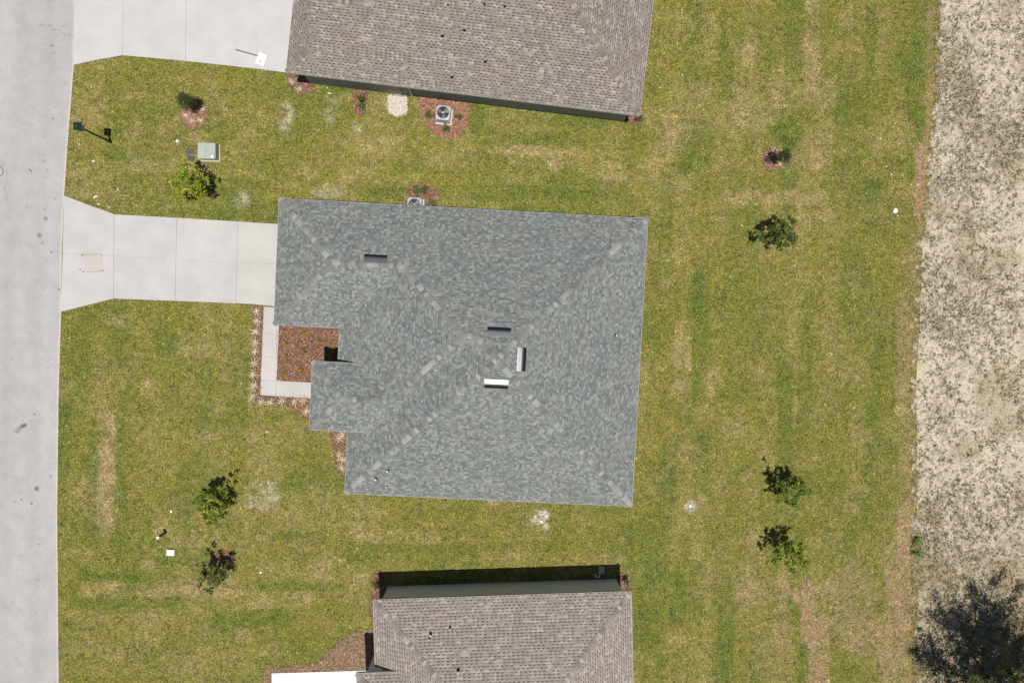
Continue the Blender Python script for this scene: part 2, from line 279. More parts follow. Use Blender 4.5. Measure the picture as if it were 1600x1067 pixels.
def lawn_col(x,y):
    x=np.asarray(x,float); y=np.asarray(y,float)
    wx=x+.25*(fbm(x*1.3,y*1.3,11,3)-.5); wy=y+.25*(fbm(x*1.3,y*1.3,12,3)-.5)
    t=R_(-3); a=wx*math.cos(t)+wy*math.sin(t); b=-wx*math.sin(t)+wy*math.cos(t)
    vert=(x>8.3)&(y>-30)|((x<-14)&(y<2)&(y>-14.0))
    s1=np.where(vert,a,b); s2=np.where(vert,b,a)
    cw=np.where(vert,1.08,.62)
    sub=s1/cw-np.floor(s1/cw)
    c=np.floor(s1/cw); r=_h(c,c*0+3,21); seg=np.floor((s2+r*40)/(3.2+4*_h(c,c*0+5,22)))
    sv=_h(c,seg,23)*2-1; sv=np.sign(sv)*np.abs(sv)**1.6
    # soften the seam between strips
    e=np.minimum(sub,1-sub); sv=sv*(.55+.45*sstep(0,.18,e))
    low=fbm(x*.16,y*.16,31,3); midn=fbm(x*.7,y*.7,32,4); hi=fbm(x*3.1,y*3.1,33,3)
    d=.09+.38*(low-.5)+.85*(midn-.5)+.30*np.maximum(sv,0)+.5*(hi-.5)
    g=.16+.5*(fbm(x*.25+40,y*.25,34,3)-.5)+.7*(fbm(x*.8,y*.8+9,35,4)-.5)+.50*np.maximum(-sv,0)
    wh=np.zeros_like(x); br=np.zeros_like(x)
    edge=.55*(fbm(x*2.2,y*2.2,41,4)-.5)
    for px,py,rx,ry,s,k,sh in PW:
        dx=(wx-px)/rx; dy=(wy-py)/ry
        near=(np.abs(dx)<2.2)&(np.abs(dy)<2.2)
        if not near.any(): continue
        if sh=='e': q_=np.sqrt(dx*dx+dy*dy)+edge*.9
        else: q_=np.maximum(np.abs(dx)+edge*.45*min(1,.5/rx),np.abs(dy)+edge*.8*min(1,1.0/ry))
        m=(1-sstep(.6,1.25,q_) if sh=='e' else 1-sstep(.82,1.15,q_))*s*near*np.clip(.55+.9*midn*1.0,0,1.2)
        if k=='d': d=d+.7*m*(.6+.8*hi)
        elif k=='g': g=g+.55*m*(.5+hi); d=d-.4*m
        elif k=='w': wh=np.maximum(wh,1.35*m*np.clip(3.2*(fbm(x*2.0+3,y*2.0+1,46,4)-.36),0,1)*(.35+1.0*hi))
        else: br=np.maximum(br,m)
    # worn margin next to the field
    fe=xat(field_edge,y)-x; m=(1-sstep(.1,.75,fe+1.4*(midn-.5)))*.4; br=np.maximum(br,m)
    d=np.clip(d,0,1)[...,None]; g=np.clip(g,0,1)[...,None]; wh=np.clip(wh,0,1)[...,None]; br=np.clip(br*(.25+1.7*np.clip(1.6*(fbm(x*3.4,y*3.4,45,4)-.18),0,1)),0,1)[...,None]
    c=GREEN*(1-g)+DEEP*g; c=c*(1-d*.95)+DRY*d*.95; c=c*(1-br)+BRN*br*1.0; c=c*(1-wh)+WHITE*wh
    return c
# ------------------------------------------------------------------ the setting
mb=MB(); mb.poly([(-300,-300,-.12),(300,-300,-.12),(300,300,-.12),(-300,300,-.12)],(.17,.155,.05))
mb.build('ground',M['lawn'],kind='structure',label='grassy ground stretching away around the lots')
ys=np.concatenate([np.linspace(-45,-27,30,endpoint=False),np.arange(-27,27,.11),np.linspace(27,45,30)])
xl=xat(road_edge,ys)-.12; xr=xat(field_edge,ys)+.3; t=np.linspace(0,1,470)
X=xl[:,None]*(1-t)+xr[:,None]*t; Y=np.repeat(ys[:,None],len(t),1)
Z=.03*(fbm(X*.9,Y*.9,51,3)-.5)*0+.0+.018*(fbm(X*4,Y*4,52,2)-.5)
grid_mesh('lawn',X,Y,Z,lawn_col(X,Y)*.86,M['lawn'],kind='structure',label='mown lawn of patchy sod around the houses')
# sandy field
ys2=np.concatenate([np.linspace(-60,-24,40,endpoint=False),np.arange(-24,24,.09),np.linspace(24,60,40)])
xl=xat(field_edge,ys2)-.05; t2=np.concatenate([np.linspace(0,.22,110,endpoint=False),np.linspace(.22,1,40)]); X=xl[:,None]+t2[None]*46; Y=np.repeat(ys2[:,None],len(t2),1)
def field_col(x,y):
    a=fbm(x*.35,y*.35,61,4); b=fbm(x*3.2,y*3.2,62,4); c=fbm(x*6.5,y*6.5,63,2); ex=x-xat(field_edge,y)
    south=sstep(-9,-19,y)
    wd=a*.55+b*.75+c*1.3-1.25+.12*south-.12*sstep(2,7,ex)*(1-south)-.10*np.exp(-((ex-1.0)/.7)**2)*sstep(9,-2,y)+.10*sstep(6,14,y)
    wd=np.clip(wd*4.2+.30,0,1)[...,None]
    sand=np.array([.56,.485,.37])*(0.88+.24*fbm(x*1.1,y*1.1,64,4)[...,None]); tan=np.array([.34,.26,.16]); weed=np.array([.17,.155,.09])
    t=sstep(.5,.68,fbm(x*.5+7,y*.5,65,3))[...,None]*.55+south[...,None]*.55
    s=sand*(1-np.clip(t,0,1))+tan*np.clip(t,0,1); return s*(1-wd*.5)+weed*wd*.5
Z=-.005+.05*(fbm(X*2,Y*2,66,4)-.5); M['field']=vmat('field',13,(.62,1.2),.97,0,.1,bmp=.03,scale2=7,amp2=(.8,1.15))
grid_mesh('sandy_field',X,Y,Z,field_col(X,Y),M['field'],kind='structure',label='pale sandy field with sparse weeds east of the lawn')
# road
ys3=np.concatenate([np.linspace(-60,-24,40,endpoint=False),np.arange(-24,24,.06),np.linspace(24,60,40)]); xe=xat(road_edge,ys3)
t3=np.concatenate([np.linspace(0,4.4,74,endpoint=False),np.linspace(4.4,7.6,16)]); X=xe[:,None]-t3[None]; Y=np.repeat(ys3[:,None],len(t3),1)
c=.39+.05*(fbm(X*.5,Y*.12,71,3)-.5)+.03*(fbm(X*3,Y*3,72,3)-.5)
track=np.exp(-((X-(xe[:,None]-1.45))/.42)**2)+np.exp(-((X-(xe[:,None]-3.2))/.42)**2); c=c-.022*track*(.5+fbm(X*.8,Y*.2,73,3))
C=c[...,None]*np.array([1.0,.978,.965]); e=sstep(.16,.02,xe[:,None]-X+.05*(fbm(X*0,Y*3,74,3)-.5))[...,None]; C=C*(1-e)+np.array([.55,.47,.40])*e
ST=[(37,665,6,3,.85,25),(28,672,6,4,.4,30),(58,763,3.6,3.6,.7,0),(54,647,1.6,1.3,.7,0),(80,743,2.2,1.4,.6,20),(72,700,1.2,1,.5,0),(34,780,1.4,1.4,.8,0),(50,786,1.5,2,.8,0),(24,783,3,2,.3,0),(43,797,1.2,1,.6,0),(62,850,3,.9,.6,0),(72,342,2.9,2.9,.6,0),(62,368,3.2,3.2,.6,0),(67,380,2,2,.5,0),(70,328,2,2,.35,0),(81,394,1.3,1.3,.8,0),(86,311,1,1.4,.6,0),(48,267,3.4,1.2,.75,-45),(70,252,1,3,.6,-20),(75,266,1.6,1.6,.5,0),(83,186,1.5,1.5,.7,0),(82,72,4,2,.4,0),(84,84,3,1,.4,20),(83,47,3,.8,.5,0),(100,42,2.6,.9,.5,0),(93,452,1.5,1.5,.8,0),(50,615,.8,.8,.5,0),(73,880,1.4,.7,.7,0),(42,325,3,1,.3,60),(78,800,1,1,.4,0),(60,905,2,2,.25,0),(30,950,3,1.5,.25,0),(70,1000,1.5,1.5,.4,0),(20,560,2,1.5,.3,0),(66,560,1,1,.5,0),(40,120,2,1,.25,0)]
for px,py,a,b,s,an in ST:
    p=W(px,py); th=R_(an); dx=X-p[0]; dy=Y-p[1]; u=(dx*math.cos(th)+dy*math.sin(th))/(a/25*1.05); v=(-dx*math.sin(th)+dy*math.cos(th))/(b/25*1.05)
    m=(1-sstep(.6,1.3,np.sqrt(u*u+v*v)))[...,None]*s; C=C*(1-m)+np.array([.09,.09,.09])*m
for x0,y0,x1,y1,amp in [(58,37,112,56,2.0),(60,38,80,42,1),(6,250,14,330,3)]:   # hairline cracks
    p,q2=W(x0,y0),W(x1,y1); d=q2-p; L=np.hypot(*d); d/=L; s_=(X-p[0])*d[0]+(Y-p[1])*d[1]; n_=-(X-p[0])*d[1]+(Y-p[1])*d[0]+(fbm(s_*2.0,s_*0,75,3)-.5)*.35
    m=((np.abs(n_)<.035)&(s_>0)&(s_<L)&(fbm(s_*3,s_*0,76,2)>.42))[...,None]*.30; C=C*(1-m)+np.array([.2,.16,.14])*m
grit=(fbm(X*9,Y*9,77,2)>.80)[...,None]*.25; C=C*(1-grit)+np.array([.2,.19,.19])*grit
g=(sstep(.07,.2,_h(np.floor(X/.06),np.floor(Y/.06),78))*0+(_h(np.floor(X/.06),np.floor(Y/.06),78)<.0035))[...,None]*.55; C=C*(1-g)+np.array([.12,.12,.12])*g
grid_mesh('road',X,Y,np.full_like(X,.028),C,M['road'],kind='structure',label='pale worn street along the left edge')
# concrete slabs
def slabs(name,px,cuts,z,colr,label,rotcut=None,kind='structure',parent=None,gap=.007,fn=None):
    """one sheet of concrete cut into slabs with real joints; cuts are pixel lines"""
    bm=bmesh.new(); P=WP(px); bm.faces.new([bm.verts.new((a,b,0)) for a,b in P])
    for (a,b) in cuts:
        A,B=W(*a),W(*b); d=(B-A)/np.hypot(*(B-A)); n=Vector((-d[1],d[0],0))
        for s in (-1,1):
            bmesh.ops.bisect_plane(bm,geom=bm.faces[:]+bm.edges[:]+bm.verts[:],plane_co=Vector((A[0],A[1],0))+n*gap*s,plane_no=n,dist=1e-6)
        bad=[f for f in bm.faces if abs((f.calc_center_median()-Vector((A[0],A[1],0))).dot(n))<gap*.98 and min(abs((v.co-Vector((A[0],A[1],0))).dot(n)) for v in f.verts)<=gap*1.05 and max(abs((v.co-Vector((A[0],A[1],0))).dot(n)) for v in f.verts)<=gap*1.05]
        bmesh.ops.delete(bm,geom=bad,context='FACES')
    m=MB()
    for f in bm.faces:
        k=random.uniform(.975,1.02); c=tuple(x*k for x in colr)
        lo=[(v.co.x,v.co.y,z-.09) for v in f.verts]; hi=[(v.co.x,v.co.y,z) for v in f.verts]
        if f.normal.z<0: lo,hi=lo[::-1],hi[::-1]
        m.prism(lo,hi,c)
    lo=[(a,b,z-.1) for a,b in P]; base=[(a,b,z-.035) for a,b in P]
    # joint floor
    ar=sum(P[i][0]*P[(i+1)%len(P)][1]-P[(i+1)%len(P)][0]*P[i][1] for i in range(len(P)))
    if ar<0: base=base[::-1]
    m.poly(base,(.50,.47,.45)); bm.free()
    return m.build(name,M['concrete'],parent,kind=kind,label=label)
CC=(.485,.462,.445)
slabs('driveway',drive_mid,[((178.7,300),(178,500)),((277.7,300),(273.5,500)),((372.8,300),(368.5,500)),((178.5,400),(460,414.5))],.045,CC,'flared concrete driveway of the grey-roofed house')
o_=slabs('driveway',drive_top,[((196,-400),(192,110)),((296,-400),(290,130)),((196,-60),(470,-50))],.045,(.50,.485,.475),'wide concrete driveway of the brown-roofed house at the top')
slabs('path',path_px,[((400,521),(450,522)),((400,557),(450,558.5)),((400,593),(431,594)),((431.8,580),(430.8,640))],.05,CC,'narrow L-shaped concrete path beside the front bed')
slabs('path',white_px,[((455,1000),(458,1400)),((518,1000),(520,1400))],.06,(.80,.79,.77),'bright white front path of the house at the bottom')
pt=MB(); P=WP([(130,398),(161,397.5),(160,424),(136,425.5)]); pt.poly([(a,b,.049) for a,b in P[::-1]],(.47,.43,.39))
for a,b,r in ((129.5,399,1.6),(159.5,400,1.2),(161,423,1.7),(126,421,1.3),(131,425,1.4)):
    p=W(a,b); pt.cyl(p[0],p[1],.046,.051,r/25,n=9,c=(.25,.24,.21))
for a,b in (((131,397.6),(160,397)),((136,425.8),(161,424))):
    p,q2=W(*a),W(*b); pt.poly([(p[0],p[1]-.018,.0515),(q2[0],q2[1]-.018,.0515),(q2[0],q2[1]+.018,.0515),(p[0],p[1]+.018,.0515)],(.3,.29,.26))
pt.build('patch',M['concrete'],kind='structure',label='rough square concrete patch in the driveway apron')
# ------------------------------------------------------------------ mulch beds
bed_lab=dict(bed_side='narrow strip of red-brown mulch between lawn and L-shaped path',bed_inner='square bed of red-brown mulch by the grey-roofed house entrance',bed_front='small mulch wedge at the lower left corner of the grey roof',
 bed_ac='fan-shaped mulch bed around the upper air conditioner',bed_shrub='small mulch bed holding one shrub by the upper wall',bed_corner='mulch at the lower left corner of the upper house',bed_corner_e='mulch at the lower right corner of the upper house',
 bed_midac='mulch bed above the grey roof beside the air conditioner',bed_south='light brown mulch bed left of the lower house',bed_strip='thin mulch strip at the upper left corner of the lower house',bed_se='mulch scrap at the upper right corner of the lower house',
 gravel_pad='small pale gravel patch against the upper wall',ring_a='round mulch ring under the small tree at upper left',ring_b='round mulch ring under the small tree at upper right',ring_c='dark mulch ring under the small tree at lower left')
for k,P in bedW.items():
    br=(.205,.104,.066)
    if k=='bed_south': br=(.25,.165,.105)
    if k in('ring_a','ring_b','bed_ac'): br=(.27,.135,.085)
    if k=='gravel_pad': br=(.62,.54,.47)
    nm='gravel_patch' if k=='gravel_pad' else 'mulch'
    bm=bmesh.new(); f=bm.faces.new([bm.verts.new((a,b,.024)) for a,b in P]);
    if f.normal.z<0 or sum(P[i][0]*P[(i+1)%len(P)][1]-P[(i+1)%len(P)][0]*P[i][1] for i in range(len(P)))<0: f.normal_flip()
    me=bpy.data.meshes.new('mulch'); bm.to_mesh(me); bm.free(); a=me.color_attributes.new('col','FLOAT_COLOR','POINT')
    cc=np.ones((len(me.vertices),4),dtype=np.float32); cc[:,:3]=np.array(br)*.75; a.data.foreach_set('color',cc.ravel()); me.materials.append(M['mulch'])
    o=bpy.data.objects.new(nm,me); col.objects.link(o); tag(o,label=bed_lab[k],kind='stuff')
    x0,y0=P.min(0)-.05; x1,y1=P.max(0)+.05; n=int((x1-x0)*(y1-y0)*620)
    x=rng.uniform(x0,x1,n); y=rng.uniform(y0,y1,n); jx=x+rng.normal(0,.075,n); jy=y+rng.normal(0,.075,n); ok=inpoly(jx,jy,P)
    x,y=x[ok],y[ok]; n=len(x); L=rng.uniform(.03,.085,n); wd=rng.uniform(.008,.022,n); th=rng.uniform(0,np.pi,n)
    z=rng.uniform(.028,.055,n); tz=rng.normal(0,.015,n); ca,sa=np.cos(th),np.sin(th)
    V=np.zeros((n,4,3)); 
    for i,(a_,b_) in enumerate(((-1,-1),(1,-.6),(.9,1),(-1,.7))):
        V[:,i,0]=x+ca*L*a_-sa*wd*b_; V[:,i,1]=y+sa*L*a_+ca*wd*b_; V[:,i,2]=z+tz*a_+rng.normal(0,.003,n)
    kk=np.exp(rng.normal(-.05,.42 if k!='gravel_pad' else .15,n))[:,None]; Cc=np.array(br)*kk; li=(rng.random(n)<.10)&(k!='gravel_pad'); Cc[li]=np.array([.5,.36,.24])*rng.uniform(.7,1.1,(li.sum(),1))
    arr=V.reshape(-1,3); Cc=np.clip(Cc,0,.75)
    ch=arr_mesh('bark_chips',arr,4,Cc,M['chips'],None,kind='stuff',label='loose bark chips on the '+bed_lab[k])
# ------------------------------------------------------------------ houses
def clip(poly,a,b,c):
    """keep a*u+b*v+c>=0"""
    out=[];n=len(poly)
    for i in range(n):
        p,q2=poly[i],poly[(i+1)%n]; fp=a*p[0]+b*p[1]+c; fq=a*q2[0]+b*q2[1]+c
        if fp>=-1e-9: out.append(p)
        if (fp>1e-9 and fq<-1e-9) or (fp<-1e-9 and fq>1e-9):
            t=fp/(fp-fq); out.append((p[0]+(q2[0]-p[0])*t,p[1]+(q2[1]-p[1])*t))
    if len(out)<3: return []
    ar=abs(sum(out[i][0]*out[(i+1)%len(out)][1]-out[(i+1)%len(out)][0]*out[i][1] for i in range(len(out))))/2
    return out if ar>1e-5 else []
S=.5; ZE=3.0
class Hip:
    """planes z=z0+S*(distance to an eave); dom = (u0,u1,v0,v1)"""
    def __init__(s,dom,w=None,e=None,n=None,so=None,z0=ZE):
        s.dom=dom; s.pl=[]
        if w is not None: s.pl.append((S,0,z0-S*w,'w'))
        if e is not None: s.pl.append((-S,0,z0+S*e,'e'))
        if n is not None: s.pl.append((0,S,z0-S*n,'n'))
        if so is not None: s.pl.append((0,-S,z0+S*so,'s'))
    def h(s,u,v):
        d=s.dom
        if u<d[0]-1e-6 or u>d[1]+1e-6 or v<d[2]-1e-6 or v>d[3]+1e-6: return -1
        return min(a*u+b*v+c for a,b,c,_ in s.pl)
def roof_pieces(hips):
    out=[]
    for i,hp in enumerate(hips):
        u0,u1,v0,v1=hp.dom
        for P in hp.pl:
            reg=[[(u0,v0),(u1,v0),(u1,v1),(u0,v1)]]
            for Q in hp.pl:
                if Q is P: continue
                reg=[c for r in reg for c in [clip(r,Q[0]-P[0],Q[1]-P[1],Q[2]-P[2])] if c]
            for j,hj in enumerate(hips):
                if j==i: continue
                eps=1e-4 if j<i else -1e-4
                d=hj.dom; cons=[(1,0,-d[0]),(-1,0,d[1]),(0,1,-d[2]),(0,-1,d[3])]+[(q_[0]-P[0],q_[1]-P[1],q_[2]-P[2]+eps) for q_ in hj.pl]
                new=[]
                for r in reg:
                    rem=r
                    for c in cons:
                        if not rem: break
                        outp=clip(rem,-c[0],-c[1],-c[2])
                        if outp: new.append(outp)
                        rem=clip(rem,*c)
                reg=new
            for r in reg: out.append((r,P))
    return out
class House:
    def __init__(s,name,cx,th,hips,mat,label):
        s.o=cx; s.th=th; s.hips=hips; s.mat=mat
        s.root=empty(name,(cx[0],cx[1],0),th,label=label,cat='house')
        s.ca,s.sa=math.cos(th),math.sin(th)
    def hz(s,u,v): return max([h.h(u,v) for h in s.hips])
    def loc(s,px,py,z):
        d=W(px,py,z)-s.o; return (d[0]*s.ca+d[1]*s.sa, -(-d[0]*s.sa+d[1]*s.ca))
    def onroof(s,px,py):
        z=4.5
        for _ in range(12):
            u,v=s.loc(px,py,z); z=max(s.hz(u,v),3)
        return u,v,z
    def roof(s):
        m=MB()
        for r,P in roof_pieces(s.hips):
            top=[(u,-v,P[0]*u+P[1]*v+P[2]) for u,v in r]; k=math.sqrt(1+S*S)
            o={'w':(0.,0.),'e':(0,0),'n':(0,0),'s':(0,0)}
            if P[3]=='n': uv=[(u,v*k) for u,v in r]
            elif P[3]=='s': uv=[(u+50,(40-v)*k) for u,v in r]
            elif P[3]=='w': uv=[(v+90,u*k+30) for u,v in r]
            else: uv=[(v+140,(60-u)*k) for u,v in r]
            ar=sum(top[i][0]*top[(i+1)%len(top)][1]-top[(i+1)%len(top)][0]*top[i][1] for i in range(len(top)))
            if ar<0: top=top[::-1]; uv=uv[::-1]
            m.poly(top,uv=uv)
            bot=[(a,b,c-.14) for a,b,c in top]; m.poly(bot[::-1])
            n=len(top)
            for i in range(n):
                j=(i+1)%n; m.poly([bot[i],bot[j],top[j],top[i]])
        s.rf=m.build('roof',s.mat,s.root); return s.rf
    def caps(s,segs,base,light):
        m=MB(); k=0
        for (u0,v0),(u1,v1) in segs:
            L=math.hypot(u1-u0,v1-v0); du,dv=(u1-u0)/L,(v1-v0)/L; n=max(1,int(L/.2)); 
            for i in range(n):
                a=L*i/n; b=min(L*(i+1)/n+.05,L); nx,ny=-dv,du; hw=.15+random.uniform(-.012,.012)
                r=random.random(); kk=random.uniform(.82,1.08)
                if r<.24: kk=random.uniform(1.2,1.5)
                elif r<.42: kk=random.uniform(.66,.82)
                c=tuple(x*kk for x in base)
                def pt(t_,w_,dz): 
                    u=u0+du*t_+nx*w_; v=v0+dv*t_+ny*w_; uc=u0+du*t_; vc=v0+dv*t_
                    z=s.hz(u,v); zc=s.hz(uc,vc)
                    if z<0: z=zc-.03
                    return (u,-v,z+dz)
                lo,hi=.012,.040
                if True:
                    for w0,w1 in ((-hw,0),(0,hw)):
                        q4=[pt(a,w0,hi if True else lo),pt(b,w0,lo),pt(b,w1,lo),pt(a,w1,hi)]
                        z_=(Vector(q4[1])-Vector(q4[0])).cross(Vector(q4[3])-Vector(q4[0])).z
                        m.poly(q4 if z_>0 else q4[::-1],c)
                    # exposed butt edge
                    m.poly([pt(a,-hw,0),pt(a,0,0),pt(a,0,hi),pt(a,-hw,hi)],c); m.poly([pt(a,0,0),pt(a,hw,0),pt(a,hw,hi),pt(a,0,hi)],c)
        m.build('ridge_cap',M['capmat'],s.rf)
    def vent(s,px,py,ax):
        """off-ridge metal vent; ax = direction the opening faces (n,e,s)"""
        u,v,z=s.onroof(px,py); m=MB(); g=(.34,.34,.335); k=(.015,.016,.02)
        hl=.63; d0,d1,d2=-.24,.09,.24     # up-slope end, hood lip, louvre foot
        D={'n':(0,-1),'e':(1,0),'s':(0,1),'w':(-1,0)}[ax]; T=(-D[1],D[0])
        def P(t_,d_,zz): return (u+T[0]*t_+D[0]*d_, -(v+T[1]*t_+D[1]*d_), zz)
        zr=lambda d_: z-S*d_
        prof=[(d0,zr(d0)+.03),(d0+.08,zr(d0)+.018),(0,zr(d0)-.008),(d1-.03,zr(d0)-.035),(d1,zr(d0)-.06)]
        def face(a,b,c,dd,cc):
            V=[Vector(x) for x in (a,b,c,dd)]; nz=(V[1]-V[0]).cross(V[3]-V[0]).z
            m.poly([a,b,c,dd] if nz>=0 else [dd,c,b,a],cc[0],m=cc[1])
        for i in range(len(prof)-1):
            (a,za),(b,zb)=prof[i],prof[i+1]; face(P(-hl,a,za),P(hl,a,za),P(hl,b,zb),P(-hl,b,zb),(g,0))
        zl=prof[-1][1]; face(P(-hl,d1,zl),P(hl,d1,zl),P(hl,d2,zr(d2)+.02),P(-hl,d2,zr(d2)+.02),(k,1))
        for t_ in (-hl,hl):
            m.poly([P(t_,d0,zr(d0)-.02)]+[P(t_,a,zz) for a,zz in prof]+[P(t_,d2,zr(d2)+.02),P(t_,d2,zr(d2)-.02)],g,m=0)
        m.build('roof_vent',[M['metal'],M['black']],s.rf)
    def pipe(s,px,py,r=.05,h=.3,c=(.02,.02,.02),flash=(.22,.23,.22)):
        u,v,z=s.onroof(px,py); m=MB(); m.cyl(u,-v,z-.05,z+h,r,r*.95,n=12,c=c); m.cyl(u,-v,z-.05,z+.1,r*1.7,r*1.05,n=12,c=c)
        m.cyl(u,-v,z+h,z+h+.012,r*1.2,r*.8,n=12,c=(.3,.3,.3))
        m.build('vent_pipe',M['black'],s.rf)
    def box(s,m,u0,u1,v0,v1,z0,z1,c): m.box(u0,u1,-v1,-v0,z0,z1,c)
    def fascia(s,lines,c,h=.17):
        m=MB()
        for (u0,v0,z0),(u1,v1,z1) in lines:
            L=math.hypot(u1-u0,v1-v0); nx,ny=(v1-v0)/L,-(u1-u0)/L   # outward = left of travel in (u,v) with v down
            t_=.022; a=[(u0,-v0),(u1,-v1),(u1+nx*t_,-(v1+ny*t_)),(u0+nx*t_,-(v0+ny*t_))]
            bo=[(x,y,z-h) for (x,y),z in zip(a,(z0,z1,z1,z0))]; to=[(x,y,z+.006) for (x,y),z in zip(a,(z0,z1,z1,z0))]
            ar=sum(a[i][0]*a[(i+1)%4][1]-a[(i+1)%4][0]*a[i][1] for i in range(4))
            if ar<0: bo,to=bo[::-1],to[::-1]
            m.prism(bo,to,c)
        m.build('fascia',M['paint'],s.root)
M['capmat']=vmat('ridge_shingle',60,(.85,1.15),.95,0,.12)
def win(h,u0,u1,v0,v1,z0,z1,side):
    """window with frame, sill and glass on a wall; side n or s or w or e: the wall plane coordinate is v0==v1 or u0==u1"""
    f=MB(); g=MB(); t_=.05; o=.05
    sgn={'n':1,'s':-1}.get(side)
    y=-v0
    def bx(m,a,b,c,d,d0,d1,cc):
        m.box(a,b,min(y+sgn*d0,y+sgn*d1),max(y+sgn*d0,y+sgn*d1),c,d,cc)
    W_=(.7,.7,.68)
    bx(f,u0,u0+.06,z0+.06,z1-.06,0,.05,W_); bx(f,u1-.06,u1,z0+.06,z1-.06,0,.05,W_); bx(f,u0,u1,z1-.06,z1,0,.05,W_); bx(f,u0,u1,z0,z0+.06,0,.05,W_); bx(f,u0+.06,u1-.06,(z0+z1)/2-.02,(z0+z1)/2+.02,0,.04,W_)
    bx(f,u0-.05,u1+.05,z0-.06,z0-.002,0,.09,W_)
    fr=f.build('window',M['paint'],h.root); bx(g,u0+.06,u1-.06,z0+.06,z1-.06,.0,.02,(.03,.04,.05)); g.build('pane',M['glass'],fr)
def door(h,u0,u1,v,side,c=(.35,.27,.2),z1=2.1):
    sgn=1 if side=='n' else -1; m=MB(); y=-v
    m.box(u0,u1,min(y,y+sgn*.05),max(y,y+sgn*.05),.05,z1,c)
    for a,b in((.25,.95),(1.1,z1-.25)):
        m.box(u0+.15,u1-.15,min(y+sgn*.05,y+sgn*.065),max(y+sgn*.05,y+sgn*.065),a,b,tuple(x*.9 for x in c))
    d=m.build('door',M['paint'],h.root); k=MB(); k.cyl(u1-.08,y+sgn*.09,.98,1.04,.03,n=10,c=(.5,.45,.35)); k.build('handle',M['metal'],d)
WC=(.20,.21,.195)
# grey roofed house in the middle
mid=House('grey_roofed_house',W(437,310,3),R_(-2.9),[
 Hip((4.47,21.27,0,16.84),w=4.47,e=21.27,n=0,so=16.84),
 Hip((-.03,8.2,0,7.26),w=-.03,n=0,so=7.26),
 Hip((3.74,12.6,0,13.1),w=3.74,n=0,so=14.55),
 Hip((2.45,7.6,9.2,13.1),w=2.45,n=9.2,so=13.1,z0=3.7)],M['grey_shingle'],'grey shingled hip-roofed house in the middle with four metal roof vents')
mid.roof()
mid.caps([((-.03,0),(3.6,3.63)),((-.03,7.26),(3.6,3.63)),((3.6,3.63),(7.37,3.63)),((7.37,3.63),(11.03,7.28)),((11.03,7.28),(11.75,7.28)),((11.75,7.28),(12.87,8.40)),
 ((21.27,0),(12.87,8.4)),((21.27,16.84),(12.87,8.44)),((4.47,16.84),(12.87,8.44)),((2.45,9.2),(4.4,11.15)),((2.45,13.1),(4.4,11.15)),((4.4,11.15),(7.1,11.15)),((7.1,11.15),(11.03,7.28))],(.215,.222,.212),.3)
for a in ((587,404.5,'n'),(780,518.5,'n'),(815,561.5,'e'),(775.5,600,'s')): mid.vent(*a)
for a in ((962,524,.055,.3),(588,748,.06,.28),(606,735,.06,.28),(605,760,.04,.22),(668,346.5,.025,.2)): mid.pipe(*a)
m=MB(); mid.box(m,.42,9,.4,6.86,0,2.93,WC); mid.box(m,4.9,20.85,.43,16.42,0,2.92,WC); mid.box(m,4.15,12,.46,12.7,0,2.94,WC); mid.box(m,2.9,8,9.62,12.68,0,3.72,WC); m.build('wall',M['wall'],mid.root)
door(mid,6.5,7.4,.43-.0,'n'); win(mid,11,12.4,.43,.43,1,2.3,'n'); win(mid,16,17.4,.43,.43,1,2.3,'n'); win(mid,8,9.5,16.42,16.42,1,2.3,'s'); win(mid,14,15.5,16.42,16.42,1,2.3,'s')
gd=MB(); gd.box(.36,.415,-6.1,-1.2,.05,2.25,(.6,.6,.58))
for i in range(4):
    for j in range(4): gd.box(.345,.36,-5.95+j*1.2,-4.95+j*1.2,.15+i*.54,.58+i*.54,(.57,.57,.55))
gd.build('garage_door',M['paint'],mid.root)
FC=(.30,.32,.34)
mid.fascia([((-.03,0,3),(21.27,0,3)),((21.27,0,3),(21.27,16.84,3)),((21.27,16.84,3),(4.47,16.84,3)),((4.47,16.84,3),(4.47,13.12,3)),((2.45,13.1,3.7),(2.45,9.2,3.7)),((2.45,9.2,3.7),(5.1,9.2,3.7)),((5.8,13.1,3.7),(2.45,13.1,3.7)),((3.74,9.18,3),(3.74,7.26,3)),((3.74,7.26,3),(-.03,7.26,3)),((-.03,7.26,3),(-.03,0,3))],FC)
# brown roofed house above
top=House('brown_roofed_house',W(447,113,3),R_(-6.5),[
 Hip((1.2,20.45,-16.9,0),w=1.2,e=20.45,n=-16.9,so=0),
 Hip((0,1.35,-7.26,0),w=0,n=-7.26,so=0),
 Hip((1.35,6.0,-7.26,0),n=-7.26,so=0)],M['brown_shingle'],'brown-roofed house at the top, cut off by the photo edge')
top.roof()
g=MB(); y0,y1=1.38,5.88; g.poly([(1.352,y0,3.5),(1.352,3.63,4.80),(1.352,y1,3.5)][::-1],(.42,.4,.37)); g.build('gable',M['paint'],top.root)
top.caps([((0,0),(1.35,-1.35)),((0,-7.26),(1.35,-5.91)),((1.35,-3.63),(4.83,-3.63)),((4.83,-3.63),(9.65,-8.45)),((20.45,0),(12.0,-8.45)),((20.45,-16.9),(12.0,-8.45)),((9.65,-8.45),(12,-8.45)),((1.2,-16.9),(9.65,-8.45))],(.235,.205,.182),.3)
for a in ((691.5,56,.06,.28),(725.5,47,.06,.28),(710.5,85,.03,.22),(758.5,96,.06,.28),(706.5,120,.055,.28),(788.5,10,.05,.25),(757,6.5,.045,.25),(700,9,.04,.25)): top.pipe(*a)
